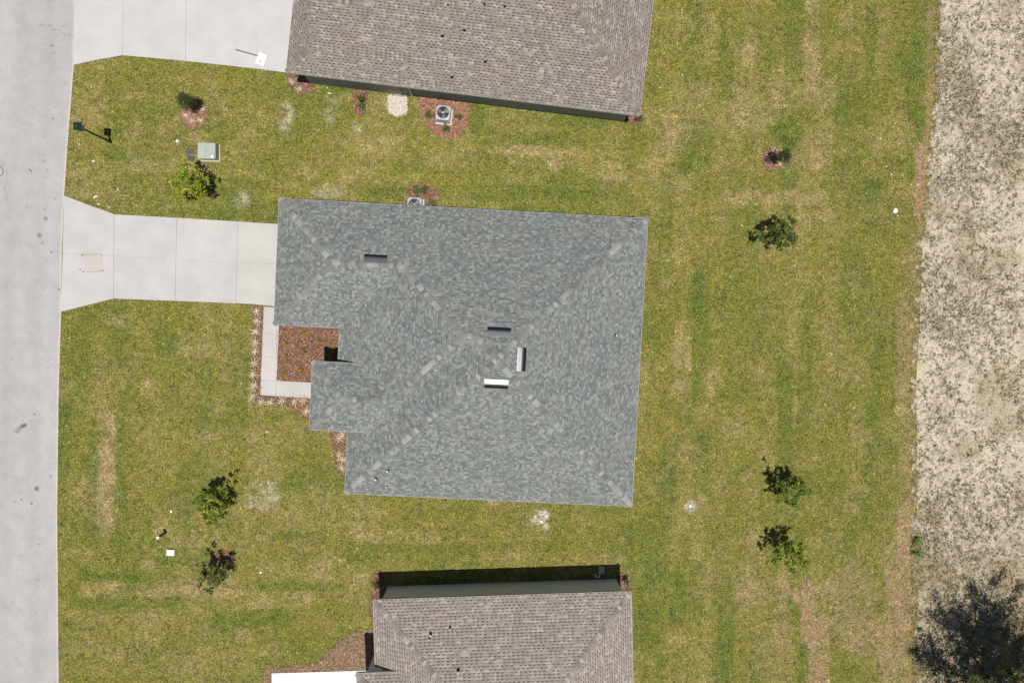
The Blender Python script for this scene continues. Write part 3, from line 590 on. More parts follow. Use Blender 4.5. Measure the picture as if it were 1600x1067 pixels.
m=MB(); top.box(m,1.6,20.0,-16.4,-.5,0,2.92,(.34,.37,.33)); top.box(m,.5,6,-6.8,-.48,0,2.93,(.34,.37,.33)); m.build('wall',M['wall'],top.root)
def topu(px,py,z): return top.loc(px,py,z)[0]
ud=topu(612,150,.5); door(top,ud-.5,ud+.55,-.48,'s',(.42,.36,.29))
pp=MB(); a=topu(641,146,1); pp.tube([(a,.40,.1),(a,.40,2.3),(a,.44,2.5)],[.045]*3,n=8,c=(.75,.75,.73)); pp.build('drain_pipe',M['paint'],top.root)
top.fascia([((0,-7.26,3),(0,0,3)),((0,0,3),(20.45,0,3)),((20.45,0,3),(20.45,-16.9,3))][0:0]+[((20.45,-16.9,3),(20.45,0,3)),((20.45,0,3),(0,0,3)),((0,0,3),(0,-7.26,3)),((0,-7.26,3),(1.2,-7.26,3)),((1.2,-16.9,3),(20.45,-16.9,3))],(.36,.34,.31))
# taupe roofed house below
bot=House('taupe_roofed_house',W(583,937,3),R_(1.4),[
 Hip((0,15.17,0,17),w=0,e=15.17,n=0,so=17),
 Hip((-.95,6,3.95,8.0),w=-.95,n=3.95,so=8.0,z0=3.7)],M['taupe_shingle'],'taupe-roofed house at the bottom with a dark shadow along its upper wall')
bot.roof(); bot.caps([((0,0),(7.58,7.58)),((15.17,0),(7.58,7.58)),((0,17),(7.58,9.4)),((15.17,17),(7.58,9.4)),((7.58,7.58),(7.58,9.4)),((-.95,3.95),(1.07,5.97)),((-.95,8.0),(1.07,5.98)),((1.07,5.975),(3.4,5.975))],(.28,.247,.222),.3)
for a in ((673,990,.06,.28),(671,997,.045,.2),(703,980,.045,.28),(716,1047,.065,.28)): bot.pipe(*a)
m=MB(); bot.box(m,.38,14.79,.36,16.6,0,2.92,(.74,.71,.71)); bot.box(m,-.5,5,4.35,7.6,0,3.72,(.74,.71,.71)); m.build('wall',M['wall'],bot.root)
bot.fascia([((0,0,3),(15.17,0,3)),((15.17,0,3),(15.17,17,3)),((15.17,17,3),(0,17,3)),((0,17,3),(0,8.02,3)),((0,3.93,3),(0,0,3)),((-.95,3.95,3.7),(1.4,3.95,3.7)),((-.95,8.0,3.7),(-.95,3.95,3.7)),((1.4,8.0,3.7),(-.95,8.0,3.7))],(.36,.34,.31))
# ------------------------------------------------------------------ grass blades
houses_poly=[]
def hrect(h,u0,u1,v0,v1):
    return np.array([(h.o[0]+u*h.ca+(-v)*(-h.sa), h.o[1]+u*h.sa+(-v)*h.ca) for u,v in ((u0,v0),(u1,v0),(u1,v1),(u0,v1))])
houses_poly+= [hrect(mid,.42,9,.4,6.86),hrect(mid,4.9,20.85,.43,16.42),hrect(mid,4.15,12,.46,12.7),hrect(mid,2.9,8,9.6,12.7),hrect(top,1.6,20,-16.4,-.5),hrect(top,.5,6,-6.8,-.48),hrect(bot,.38,14.79,.36,16.6),hrect(bot,-.5,5,4.35,7.6)]
def blades(n,x0,x1,y0,y1,Lr,wr):
    x=rng.uniform(x0,x1,n); y=rng.uniform(y0,y1,n)
    jx=x+rng.normal(0,.035,n); jy=y+rng.normal(0,.035,n)
    fe=xat(field_edge,jy)-jx
    ok=(jx>xat(road_edge,jy)+.0+.13*(fbm(jy*1.7,jy*0,81,4)-.5))&(fe>rng.exponential(.22,n)-.30)
    # thin out in worn places
    for P in solid+houses_poly: ok&=~inpoly(jx,jy,P)
    for P in bedW.values(): ok&=~inpoly(x+.28*(fbm(x*3,y*3,91,3)-.5)+rng.normal(0,.07,n),y+.28*(fbm(x*3,y*3,92,3)-.5)+rng.normal(0,.07,n),P)
    x,y=x[ok],y[ok]; n=len(x); c=lawn_col(x,y)
    clump=fbm(x*4.5,y*4.5,82,3)[:,None]
    c=c*np.exp(rng.normal(-.03,.46,n))[:,None]*np.clip(-.25+2.5*clump,.32,2.0)
    r=rng.random(n); st=r<.13; c[st]=np.array([.52,.45,.22])*rng.uniform(.7,1.2,(st.sum(),1)); gr=(r>.80); c[gr]=c[gr]*np.array([.8,.98,.75])
    L=rng.uniform(*Lr,n); wd=rng.uniform(*wr,n); th=rng.uniform(0,2*np.pi,n); el=rng.uniform(.15,1.1,n)
    dx,dy,dz=np.cos(th)*np.cos(el)*L,np.sin(th)*np.cos(el)*L,np.sin(el)*L*.75; sx,sy=-np.sin(th)*wd/2,np.cos(th)*wd/2
    z=np.full(n,.004); V=np.zeros((n,3,3)); V[:,0]=np.stack([x-sx,y-sy,z],1); V[:,1]=np.stack([x+sx,y+sy,z],1); V[:,2]=np.stack([x+dx,y+dy,z+dz],1)
    return V.reshape(-1,3),c
Vb,Cb=blades(620000,-29,27,-23,23,(.06,.16),(.016,.036))
arr_mesh('grass',Vb,3,Cb,M['grass'],kind='stuff',label='short mown grass blades covering the lawn')
# weeds on the field: tufts where the ground is weedy
n=150000; x=rng.uniform(22,41,n); y=rng.uniform(-24,24,n); ex=x-xat(field_edge,y)
a_=fbm(x*.35,y*.35,61,4); b_=fbm(x*3.2,y*3.2,62,4); sth=sstep(-9,-19,y)
ok=(ex>-.1)&((a_*.6+b_*.9+1.0*fbm(x*7,y*7,67,2)-1.27+.06*sth+.08*sstep(6,14,y)+.05*np.exp(-ex/.5))>rng.uniform(-.06,.12,n)); x,y=x[ok],y[ok]; n=len(x)
k=6; X_=np.repeat(x,k)+rng.normal(0,.022,n*k); Y_=np.repeat(y,k)+rng.normal(0,.022,n*k); L=np.repeat(rng.uniform(.025,.078,n),k)*rng.uniform(.6,1.2,n*k)
th=rng.uniform(0,2*np.pi,n*k); el=rng.uniform(.1,1.0,n*k); wd=rng.uniform(.014,.03,n*k)
V=np.zeros((n*k,3,3)); z=np.full(n*k,.0)
V[:,0]=np.stack([X_-(-np.sin(th))*wd/2,Y_-np.cos(th)*wd/2,z],1); V[:,1]=np.stack([X_+(-np.sin(th))*wd/2,Y_+np.cos(th)*wd/2,z],1); V[:,2]=np.stack([X_+np.cos(th)*np.cos(el)*L,Y_+np.sin(th)*np.cos(el)*L,z+.02+np.sin(el)*L],1)
base=np.array([[.13,.12,.055],[.115,.125,.04],[.19,.15,.09],[.12,.135,.045]])[rng.integers(0,4,n)]; base=np.repeat(base*np.array([1.12,1.08,1.0])*np.exp(rng.normal(0,.25,(n,1))),k,0)
arr_mesh('weeds',V.reshape(-1,3),3,np.clip(base,0,1),M['grass'],kind='stuff',label='scattered olive weeds on the sandy field')
n=30000; x=rng.uniform(22,41,n); y=rng.uniform(-24,24,n); ok=x>xat(field_edge,y)+.05; x,y=x[ok],y[ok]; n=len(x); r=np.minimum(rng.exponential(.010,n)+.008,.05); th=rng.uniform(0,6.28,n)
V=np.zeros((n,4,3))
for i in range(4):
    a=th+i*1.57+rng.normal(0,.2,n); V[:,i]=np.stack([x+np.cos(a)*r,y+np.sin(a)*r,np.full(n,.03)+rng.normal(0,.006,n)],1)
arr_mesh('gravel',V.reshape(-1,3),4,np.array([.52,.45,.35])*np.exp(rng.normal(-.2,.4,(n,1))).clip(.2,1.2),M['chips'],kind='stuff',label='pale pebbles and crumbs on the sandy field')
# ------------------------------------------------------------------ trees and plants
def leaves(cent,n,rad,size,colr,seed,jit=.3,flat=.5):
    """n leaf-shaped faces round each centre"""
    g=np.random.default_rng(seed); cent=np.asarray(cent); N=len(cent)*n
    c=np.repeat(cent,n,0)+g.normal(0,1,(N,3))*np.repeat(np.asarray(rad).reshape(-1,1)*np.ones((len(cent),1)),n,0)*np.array([.55,.55,.4])
    L=g.uniform(.6,1.2,N)*size; d=g.normal(0,1,(N,3)); d[:,2]*=flat; d/=np.linalg.norm(d,axis=1)[:,None]
    up=g.normal(0,.6,(N,3))+np.array([0,0,1]); s=np.cross(d,up); s/=np.linalg.norm(s,axis=1)[:,None]+1e-9
    V=np.zeros((N,4,3)); V[:,0]=c-d*L[:,None]*.5; V[:,1]=c+s*L[:,None]*.26; V[:,2]=c+d*L[:,None]*.5; V[:,3]=c-s*L[:,None]*.26
    V[:,:,2]=np.maximum(V[:,:,2],.02)
    cl=np.repeat(np.exp(g.normal(0,.22,(len(cent),1))),n,0); C=np.array(colr)*cl*np.exp(g.normal(0,jit,(N,1))); yel=g.random(N)<.12; C[yel]*=np.array([1.5,1.3,1.0])
    return V.reshape(-1,3),np.clip(C,0,.6)
def tree(name,base,h,cz,rx,rz,ncl,nl,lsize,crad,colr,seed,label,group=None,trunk_r=.04,limbs=9,cat='tree',bias=(0,0)):
    g=random.Random(seed); root=empty(name,(base[0],base[1],0),0,label=label,cat=cat,group=group)
    cen=[]
    while len(cen)<ncl:
        x,y,z=[g.gauss(0,1) for _ in range(3)]; l=math.sqrt(x*x+y*y+z*z); r=g.uniform(.35,1.08)**.7
        x,y,z=x/l*r,y/l*r,z/l*r
        an=math.atan2(y,x); lob=1+.28*math.sin(3*an+seed)+.16*math.sin(5*an+seed*2)
        cen.append((x*rx*lob+bias[0],y*rx*lob+bias[1],max(cz+z*rz,.15)))
    tb=MB(); bend=(g.uniform(-.06,.06)*h,g.uniform(-.06,.06)*h)
    tp=[(0,0,-.05),(bend[0]*.4,bend[1]*.4,h*.35),(bend[0],bend[1],h*.7),(bend[0]*1.2,bend[1]*1.2,h*.93)]
    tb.tube(tp,[trunk_r*1.25,trunk_r,trunk_r*.6,trunk_r*.2],n=8,c=(.16,.12,.085))
    for i,c in enumerate(sorted(cen,key=lambda c:-c[2])):
        if i%max(1,len(cen)//limbs): continue
        zz=max(h*.22,min(h*.7,c[2]-.35*rx)); t=zz/h/.7; s=(bend[0]*t,bend[1]*t,zz); mid_=((s[0]+c[0])/2+g.uniform(-.1,.1)*rx,(s[1]+c[1])/2+g.uniform(-.1,.1)*rx,(s[2]*.6+c[2]*.4)+.12*rx)
        tb.tube([s,mid_,c],[trunk_r*.5,trunk_r*.3,trunk_r*.1],n=5,c=(.15,.115,.08))
    tb.build('trunk',M['bark'],root,smooth=True)
    V,C=leaves(cen,nl,crad,lsize,colr,seed); arr_mesh('crown',V,4,C,M['leaf'],root); return root
G1=(.115,.19,.022); G2=(.06,.115,.022); G3=(.035,.065,.018)
tree('young_tree',W(322,296),3.0,2.15,1.1,.75,88,24,.15,.13,(.25,.30,.02),3,'yellow-green young tree just below the green utility box',bias=(-.1,0))
tree('young_tree',W(350,775),2.7,1.75,1.08,.75,88,24,.15,.13,(.16,.21,.02),5,'bright green young tree on the front lawn, upper of the two at lower left',bias=(-.05,0))
tree('young_tree',W(348,882),2.5,1.6,.98,.7,76,24,.14,.13,(.115,.145,.03),8,'dull green young tree on the front lawn, lower of the two at lower left')
tree('young_tree',W(1202,371),2.6,1.75,.95,.7,84,24,.15,.13,(.095,.135,.02),11,'dark green young tree on the back lawn, just below the tree in the mulch ring')
tree('young_tree',W(1215,757),2.7,1.75,1.08,.75,86,24,.15,.13,(.12,.17,.022),14,'green young tree on the back lawn, upper of the lower pair',bias=(.1,0))
tree('young_tree',W(1216,851),2.7,1.8,1.05,.8,84,24,.15,.13,(.17,.22,.022),17,'young tree with yellow-green edge on the back lawn, lowest of the column')
tree('small_evergreen',W(309,172),2.6,1.75,.42,.75,46,24,.10,.16,(.06,.085,.022),19,'compact dark evergreen standing in the mulch ring at upper left',trunk_r=.03,limbs=6)
tree('small_evergreen',W(1208,254),2.5,1.7,.38,.62,40,22,.10,.15,(.045,.065,.018),23,'compact dark evergreen standing in the mulch ring on the back lawn',trunk_r=.03,limbs=6)
# large open-crowned tree at the field corner, mostly outside the photo
def big_tree():
    g=random.Random(42); B=W(1552,1088); root=empty('spreading_tree',(B[0],B[1],0),0,label='large open-crowned tree on the sandy field, at the lower right corner',cat='tree')
    tb=MB(); cen=[]; rad=[]
    tb.tube([(0,0,-.1),(.05,.05,1.4),(.1,.15,2.6)],[.26,.2,.17],n=10,c=(.13,.11,.09))
    def br(p,d,L,r,lev):
        pts=[p]; n=4; cur=Vector(p); dd=Vector(d).normalized()
        for i in range(n):
            dd=(dd+Vector((g.uniform(-.28,.28),g.uniform(-.28,.28),g.uniform(-.12,.2)))).normalized(); cur=cur+dd*L/n; pts.append(tuple(cur))
            if lev<3 and i>=1:
                for _ in range(2 if lev<2 else 2):
                    a=Vector((g.uniform(-1,1),g.uniform(-1,1),g.uniform(-.2,.6))).normalized(); br(tuple(cur),dd*.8+a*.9,L*g.uniform(.42,.6),r*.5,lev+1)
            if lev>=2 and g.random()<.8: cen.append(tuple(cur+Vector((g.uniform(-.1,.1),)*3)))
        tb.tube(pts,[r*(1-.7*i/n) for i in range(n+1)],n=6 if lev<2 else 4,c=(.13,.11,.09))
    for k_,(ax,ay,az,L) in enumerate([(-.12,1,.62,5.6),(-.38,.95,.6,4.7),(.22,.95,.65,4.8),(-.75,.6,.5,3.4),(-1,.1,.3,3.6),(.75,.5,.8,3.8),(.1,.15,1.3,4.0),(.6,-.6,.9,4.0),(-.5,-.6,.9,3.6),(-.05,.7,.9,4.6),(.95,.1,.6,3.6)]):
        br((.1,.15,2.3+.12*(k_%3)),(ax,ay,az),L,.12,0)
    tb.build('trunk',M['bark'],root,smooth=True)
    rr=g.random; cen2=[c for c in cen if c[2]>1.0]; V,C=leaves(cen2,5,.2,.13,(.10,.14,.022),77); arr_mesh('crown',V,4,C,M['leaf'],root)
big_tree()
def shrub(px,py,r,h,colr,seed,label,name='shrub',group=None,n=26,nl=14,ls=.07,cat='shrub'):
    g=random.Random(seed); B=W(px,py); root=empty(name,(B[0],B[1],.02),0,label=label,cat=cat,group=group)
    cen=[(g.gauss(0,.42)*r,g.gauss(0,.42)*r,h*g.uniform(.3,1)) for _ in range(n)]
    tb=MB()
    for c in cen[:8]: tb.tube([(0,0,0),(c[0]*.4,c[1]*.4,c[2]*.6),c],[.012,.009,.004],n=4,c=(.14,.1,.06))
    tb.build('stems',M['bark'],root); V,C=leaves(cen,nl,r*.3,ls,colr,seed); arr_mesh('foliage',V,4,C,M['leaf'],root)
shrub(671,181,.24,.45,(.10,.17,.035),31,'green shrub left of the upper air conditioner'); shrub(717.5,184,.25,.45,(.10,.165,.04),32,'green shrub right of the upper air conditioner'); shrub(698,203,.3,.45,(.09,.15,.04),33,'green shrub below the upper air conditioner')
shrub(651,300,.32,.5,(.10,.18,.03),34,'bright green shrub above the air conditioner at the grey roof'); shrub(663,299,.3,.5,(.09,.13,.05),35,'dull green shrub right of the bright one above the grey roof'); shrub(676,320,.25,.4,(.10,.16,.04),36,'small shrub tight against the upper edge of the grey roof')
shrub(567,158,.3,.6,(.07,.12,.03),37,'dark shrub in the small mulch bed by the upper wall'); shrub(567,168,.25,.5,(.10,.17,.03),38,'brighter green shrub below the dark one by the upper wall')
shrub(977,905,.28,.7,(.10,.14,.04),39,'leafy shrub at the upper right corner of the lower house'); shrub(591,912,.3,.6,(.09,.15,.03),40,'green shrub in shade at the upper left corner of the lower house')
shrub(997,187,.2,.35,(.09,.11,.05),41,'small shrub at the lower right corner of the upper house')
shrub(1431,844,.36,.25,(.14,.23,.03),42,'bright green weed clump at the lawn edge, upper of two',cat='weed',name='weed_clump',n=34); shrub(1431,863,.34,.25,(.13,.22,.03),43,'bright green weed clump at the lawn edge, lower of two',cat='weed',name='weed_clump',n=34)
shrub(1436,982,.15,.2,(.07,.12,.03),44,'lone green weed left of the large tree shadow',cat='weed',name='weed_clump',n=16)
# little yellow-green plants in the square bed
inner=[((475,522),'topmost small yellow-green plant in the square mulch bed'),((447,536),'second plant down the left side of the square bed'),((499,534),'small plant at the right of the square bed'),((475.5,550),'small plant in the centre of the square bed'),((447,558),'third plant down the left side of the square bed'),((472,579),'lowest central plant in the square bed'),((443,583),'plant in the lower left corner of the square bed'),((522,545.5),'plant half in the black shadow of the square bed')]
for i,((a,b),l) in enumerate(inner): shrub(a,b,.17,.3,(.30,.30,.03),60+i,l,name='groundcover_plant',cat='plant',group='small yellow-green plants in the square bed',n=12,nl=10,ls=.075)
# cream spiky plants
def spiky_mesh(seed):
    g=random.Random(seed); V=[];C=[]
    for i in range(13):
        a=2*math.pi*i/13+g.uniform(-.2,.2); L=g.uniform(.28,.52); el=g.uniform(.25,1.0); wd=g.uniform(.018,.03); k=g.uniform(.85,1.2); p=[]
        for j in range(5):
            t_=j/4; r=L*t_*math.cos(el*(1-.55*t_)); z=.03+L*t_*math.sin(el)*(1-.45*t_); p.append((r*math.cos(a),r*math.sin(a),z,wd*(1-t_**2*.92)))
        s=(-math.sin(a),math.cos(a))
        for j in range(4):
            x0,y0,z0,w0=p[j];x1,y1,z1,w1=p[j+1]
            V+=[(x0-s[0]*w0,y0-s[1]*w0,z0),(x1-s[0]*w1,y1-s[1]*w1,z1),(x1+s[0]*w1,y1+s[1]*w1,z1),(x0+s[0]*w0,y0+s[1]*w0,z0)][::-1]
            c=(.70*k,.60*k,.42*k) if g.random()<.8 else (.33*k,.34*k,.15*k); C+=[c]
    return np.array(V),np.array(C)
protos=[]
def spiky(px,py,label,scale=1.0,seed=[0]):
    B=W(px,py); k=seed[0]%4; seed[0]+=1
    if len(protos)<=k:
        V,C=spiky_mesh(100+k); o=arr_mesh('spiky_plant',V,4,C,M['leaf']); protos.append(o)
    else:
        o=protos[k].copy(); col.objects.link(o)
    o.location=(B[0],B[1],.02); o.rotation_euler=(0,0,random.uniform(0,6.28)); o.scale=(scale,)*3
    tag(o,label=label,cat='plant',group='cream spiky plants in the mulch'); return o
ordn=['first','second','third','fourth','fifth','sixth','seventh','eighth','ninth','tenth']
side=[(402,486),(403,502),(400,519),(399,535),(399,550),(398,568),(397,585),(398,603),(396,619)]
for i,p in enumerate(side): spiky(*p,f'{ordn[i]} cream spiky plant from the driveway, left of the L-shaped path',1.0)
row2=[(409,628),(423,628),(441,626),(461,627),(474,626)]
for i,p in enumerate(row2): spiky(*p,f'{ordn[i]} cream spiky plant from the left, below the L-shaped path',.95)
spiky(480,643,'cream spiky plant at the tip of the mulch below the path, by the roof edge')
fr=[(531,683),(536,679),(531,710),(534,731),(537,717)]
for i,(p,l) in enumerate(zip(fr,['upper left','topmost','middle','lowest','second lowest'])): spiky(*p,f'{l} cream spiky plant in the mulch wedge below the grey roof corner',.95)
for p,l in (((457,130),'left cream spiky plant at the corner of the upper house'),((469,141),'right cream spiky plant at the corner of the upper house'),((292,181),'left cream spiky plant in the mulch ring at upper left'),((301,190),'lower cream spiky plant in the mulch ring at upper left'),((315,190),'right cream spiky plant in the mulch ring at upper left'),((318,172),'small cream spiky plant under the evergreen at upper left'),((1208,239),'top cream spiky plant in the back lawn mulch ring'),((1217,256),'right cream spiky plant in the back lawn mulch ring'),((1200,252),'left cream spiky plant in the back lawn mulch ring')): spiky(*p,l,.8)
# ------------------------------------------------------------------ street furniture and small things
def lamp():
    B=W(173,222); r=empty('street_lamp',(B[0],B[1],0),R_(-2),label='black post lamp with square lantern at the street edge, upper left',cat='street lamp')
    k=(.018,.028,.026); m=MB(); m.cyl(0,0,0,.5,.10,.07,n=16,c=k); m.cyl(0,0,.5,.56,.085,.085,n=16,c=k); m.cyl(0,0,.56,2.85,.055,.045,n=16,c=k); m.cyl(0,0,2.85,2.93,.09,.12,n=16,c=k); m.build('post',M['black'],r)
    m=MB(); m.box(-.15,.15,-.15,.15,2.93,2.97,k)
    for a in(-.14,.12):
        for b in(-.14,.12): m.box(a,a+.02,b,b+.02,2.97,3.3,k)
    m.build('lantern_frame',M['black'],r); g=MB(); g.box(-.125,.125,-.125,.125,2.975,3.29,(.5,.5,.46)); g.build('lantern_glass',M['glass'],r)
    m=MB(); m.box(-.215,.215,-.215,.215,3.3,3.35,k); m.box(-.2,.2,-.2,.2,3.35,3.43,k,taper=.11); m.cyl(-.02,0,3.43,3.48,.035,.01,n=10,c=(.2,.2,.22)); m.cyl(.07,.0,3.40,3.47,.03,.03,n=10,c=(.01,.01,.02)); m.build('lantern_cap',M['black'],r)
lamp()
def ac(px,py,rz,label,padlab,z=.8):
    B=W(px,py,z); r=empty('air_conditioner',(B[0],B[1],.10),rz,label=label,cat='air conditioner'); a=.42; g1=(.33,.35,.35)
    m=MB(); m.box(-a,a,-a,a,.02,z-.31,g1)
    for i in range(int((z-.34)/.05)):
        zz=.06+i*.05; 
        m.box(-a-.012,a+.012,-a-.012,-a,zz,zz+.022,(.28,.3,.3)); m.box(-a-.012,a+.012,a,a+.012,zz,zz+.022,(.28,.3,.3)); m.box(-a-.012,-a,-a,a,zz,zz+.022,(.28,.3,.3)); m.box(a,a+.012,-a,a,zz,zz+.022,(.28,.3,.3))
    m.build('cabinet',M['paint'],r)
    m=MB(); n=32
    def sq(t_,s): 
        c_,s_=math.cos(t_),math.sin(t_); k_=1/(abs(c_)**5+abs(s_)**5)**.2; return (s*c_*k_,s*s_*k_)
    for i in range(n):
        t0,t1=2*math.pi*i/n,2*math.pi*(i+1)/n; A,Bq=sq(t0,a+.02),sq(t1,a+.02); R1=.36
        C0,C1=(R1*math.cos(t0),R1*math.sin(t0)),(R1*math.cos(t1),R1*math.sin(t1))
        m.poly([(*A,z-.32),(*Bq,z-.32),(*Bq,z-.10),(*A,z-.10)],(.4,.42,.43)); m.poly([(*A,z-.10),(*Bq,z-.10),(*C1,z-.06),(*C0,z-.06)],(.4,.42,.43))
        m.poly([(*C0,z-.06),(*C1,z-.06),(*C1,z-.3),(*C0,z-.3)],(.03,.03,.04))
    m.build('top_cover',M['paint'],r)
    m=MB()
    for rr in (.12,.20,.28,.35): m.ring(0,0,z-.055,rr,.005,.005,n=28,c=(.16,.16,.17))
    for i in range(4):
        t_=math.pi/4*i; c_,s_=math.cos(t_),math.sin(t_); m.tube([(-.35*c_,-.35*s_,z-.05),(.35*c_,.35*s_,z-.05)],[.005,.005],n=5,c=(.2,.2,.21))
    m.cyl(0,0,z-.06,z-.04,.07,.06,n=14,c=(.45,.45,.46)); m.build('fan_guard',M['paint'],r)
    m=MB(); m.cyl(0,0,z-.2,z-.1,.07,n=14,c=(.05,.05,.055)); 
    for i in range(3):
        t_=2*math.pi*i/3+.6
        p=[(.06*math.cos(t_),.06*math.sin(t_),z-.16),(.34*math.cos(t_-.42),.34*math.sin(t_-.42),z-.20),(.345*math.cos(t_),.345*math.sin(t_),z-.16),(.33*math.cos(t_+.5),.33*math.sin(t_+.5),z-.11),(.07*math.cos(t_+1.0),.07*math.sin(t_+1.0),z-.13)]
        m.poly(p,(.16,.165,.17))
    m.build('fan',M['paint'],r)
    m=MB(); m.poly([(-.355,-.355,z-.3),(.355,-.355,z-.3),(.355,.355,z-.3),(-.355,.355,z-.3)],(.012,.012,.015)); m.build('fan_well',M['black'],r)
    p=MB(); p.box(-.48,.52,-.52,.48,-.08,0,(.52,.5,.46)); o=p.build('equipment_pad',M['concrete'],bevel=.01,label=padlab,cat='concrete pad'); o.location=(B[0],B[1],.10); o.rotation_euler=(0,0,rz)
ac(692.4,176.5,R_(-6.5),'round-topped air conditioner in the fan-shaped mulch bed by the upper house','concrete pad under the air conditioner of the upper house')
ac(647.5,320,R_(-2.9),'air conditioner half hidden under the upper edge of the grey roof','concrete pad under the air conditioner beside the grey roof')
B=W(933,897); m=MB(); m.tube([(B[0]-.12,B[1]+.04,.05),(B[0]-.10,B[1]-.06,.3),(B[0]+.12,B[1]-.04,.32),(B[0]+.13,B[1]+.10,.2)],[.035]*4,n=8,c=(.85,.85,.83)); m.build('drain_pipe',M['paint'],label='white plastic pipe beside the small green box in the black shadow',cat='pipe')
# transformer box
def box_tf():
    P=WP([(314,225.5),(344,226),(344.5,253.5),(314,253)]); m=MB(); p=P[::-1]; m.prism([(a,b,-.02) for a,b in p],[(a,b,.05) for a,b in p],(.50,.42,.33)); m.build('equipment_pad',M['concrete'],label='tan concrete pad under the pale green utility box',cat='concrete pad')
    B=W(323,236,.55); r=empty('utility_box',(B[0],B[1],.05),R_(-1),label='pale green metal utility box with two lids near the street',cat='utility box'); g=(.36,.40,.34)
    m=MB(); m.box(-.48,.54,-.46,.44,0,.50,g); m.build('cabinet',M['paint'],r,bevel=.015)
    m=MB(); m.box(-.52,-.065,-.49,.47,.50,.555,g); m.build('lid',M['paint'],r,bevel=.012)
    m=MB(); m.box(-.055,.52,-.49,.47,.50,.575,(.34,.385,.33)); m.build('lid',M['paint'],r,bevel=.012)
    m=MB(); m.cyl(.36,-.36,.575,.59,.08,n=14,c=(.8,.8,.78)); m.build('sticker',M['paint'],r)
box_tf()
def flat(name,px,py,w_,d_,h_,rz,c,label,cat,mat='paint',bevel=.01):
    B=W(px,py); m=MB(); m.box(-w_/2,w_/2,-d_/2,d_/2,0,h_,c); m.box(-w_/2+.04,w_/2-.04,-d_/2+.04,d_/2-.04,h_,h_+.008,tuple(x*.85 for x in c)); o=m.build(name,M[mat],bevel=bevel,label=label,cat=cat); o.location=(B[0],B[1],.0); o.rotation_euler=(0,0,rz); return o
flat('valve_cover',296.5,236.5,.48,.30,.05,R_(-2),(.085,.085,.09),'dark rectangular valve cover left of the green utility box, upper of two','valve cover')
flat('valve_cover',298,248,.40,.32,.05,R_(-22),(.08,.08,.085),'dark tilted valve cover left of the green utility box, lower of two','valve cover')
flat('equipment_box',939,889.5,.36,.40,.22,R_(1.4),(.40,.50,.46),'small pale green box in the black shadow above the lower house','utility box')
flat('meter_box',268,862,.48,.36,.16,R_(-3),(.78,.78,.76),'white rectangular meter box on the lawn at lower left','meter box')
def disc(name,px,py,r,h,c,label,cat,lean=(0,0)):
    B=W(px,py); m=MB(); m.cyl(0,0,0,h,r,n=18,c=c,dx=lean[0],dy=lean[1]); m.cyl(lean[0],lean[1],h,h+.02,r*.7,r*.6,n=18,c=tuple(x*.92 for x in c)); o=m.build(name,M['paint'],label=label,cat=cat); o.location=(B[0],B[1],0); return o
disc('cleanout_cap',277.5,221,.10,.05,(.62,.60,.52),'pale round cleanout cap above the dark valve covers','cap')
disc('cleanout_cap',268.5,798,.065,.10,(.85,.85,.8),'small white cleanout cap above the white-topped marker post','cap')
disc('cleanout_cap',408,893,.065,.10,(.85,.85,.8),'small white cleanout cap right of the dull green tree','cap')
def marker():
    B=W(259,831.5); r=empty('marker_post',(B[0],B[1],0),0,label='short dark marker post with a round white cap on the lower left lawn',cat='post')
    m=MB(); m.cyl(0,0,0,.93,.075,.08,n=14,c=(.05,.075,.06),dx=-.02,dy=-.02); m.build('post',M['paint'],r)
    m=MB(); m.cyl(-.02,-.02,.93,1.0,.10,.085,n=16,c=(.85,.85,.78)); m.build('cap',M['paint'],r)
marker()
def yard_sign():
    A,Bp=W(368.5,78.5),W(437,97.5); r=empty('fallen_sign',(0,0,0),0,label='white rectangular sign on a brown stake lying on the upper driveway',cat='sign')
    m=MB(); d=(Bp-A)/np.hypot(*(Bp-A)); n=np.array([-d[1],d[0]])*.035; q4=[A-n,Bp-n,Bp+n,A+n]
    E_=A+d*1.75; q4=[A-n,E_-n,E_+n,A+n]; m.prism([(*p,.05) for p in q4],[(*p,.085) for p in q4],(.21,.16,.14)); m.build('stake',M['bark'],r)
    m=MB(); P=WP([(406,82.5),(418.3,88),(412.8,105),(400,99.7)])[::-1]; m.prism([(*p,.09) for p in P],[(*p,.115) for p in P],(.88,.88,.87)); m.build('board',M['paint'],r,bevel=.006)
    m=MB(); P=WP([(408.2,94),(409.4,94.4),(407.6,100.8),(406.2,100.3)])[::-1]; m.prism([(*p,.115) for p in P],[(*p,.119) for p in P],(.18,.18,.2)); m.build('mark',M['paint'],r)
yard_sign()
B=W(-3,268); m=MB(); m.cyl(B[0],B[1],.02,.032,.30,n=32,c=(.40,.39,.39)); m.ring(B[0],B[1],.028,.345,.04,.008,n=36,c=(.10,.10,.11)); m.build('manhole_cover',M['road'],label='round manhole cover with dark rim at the left photo edge',cat='manhole cover')
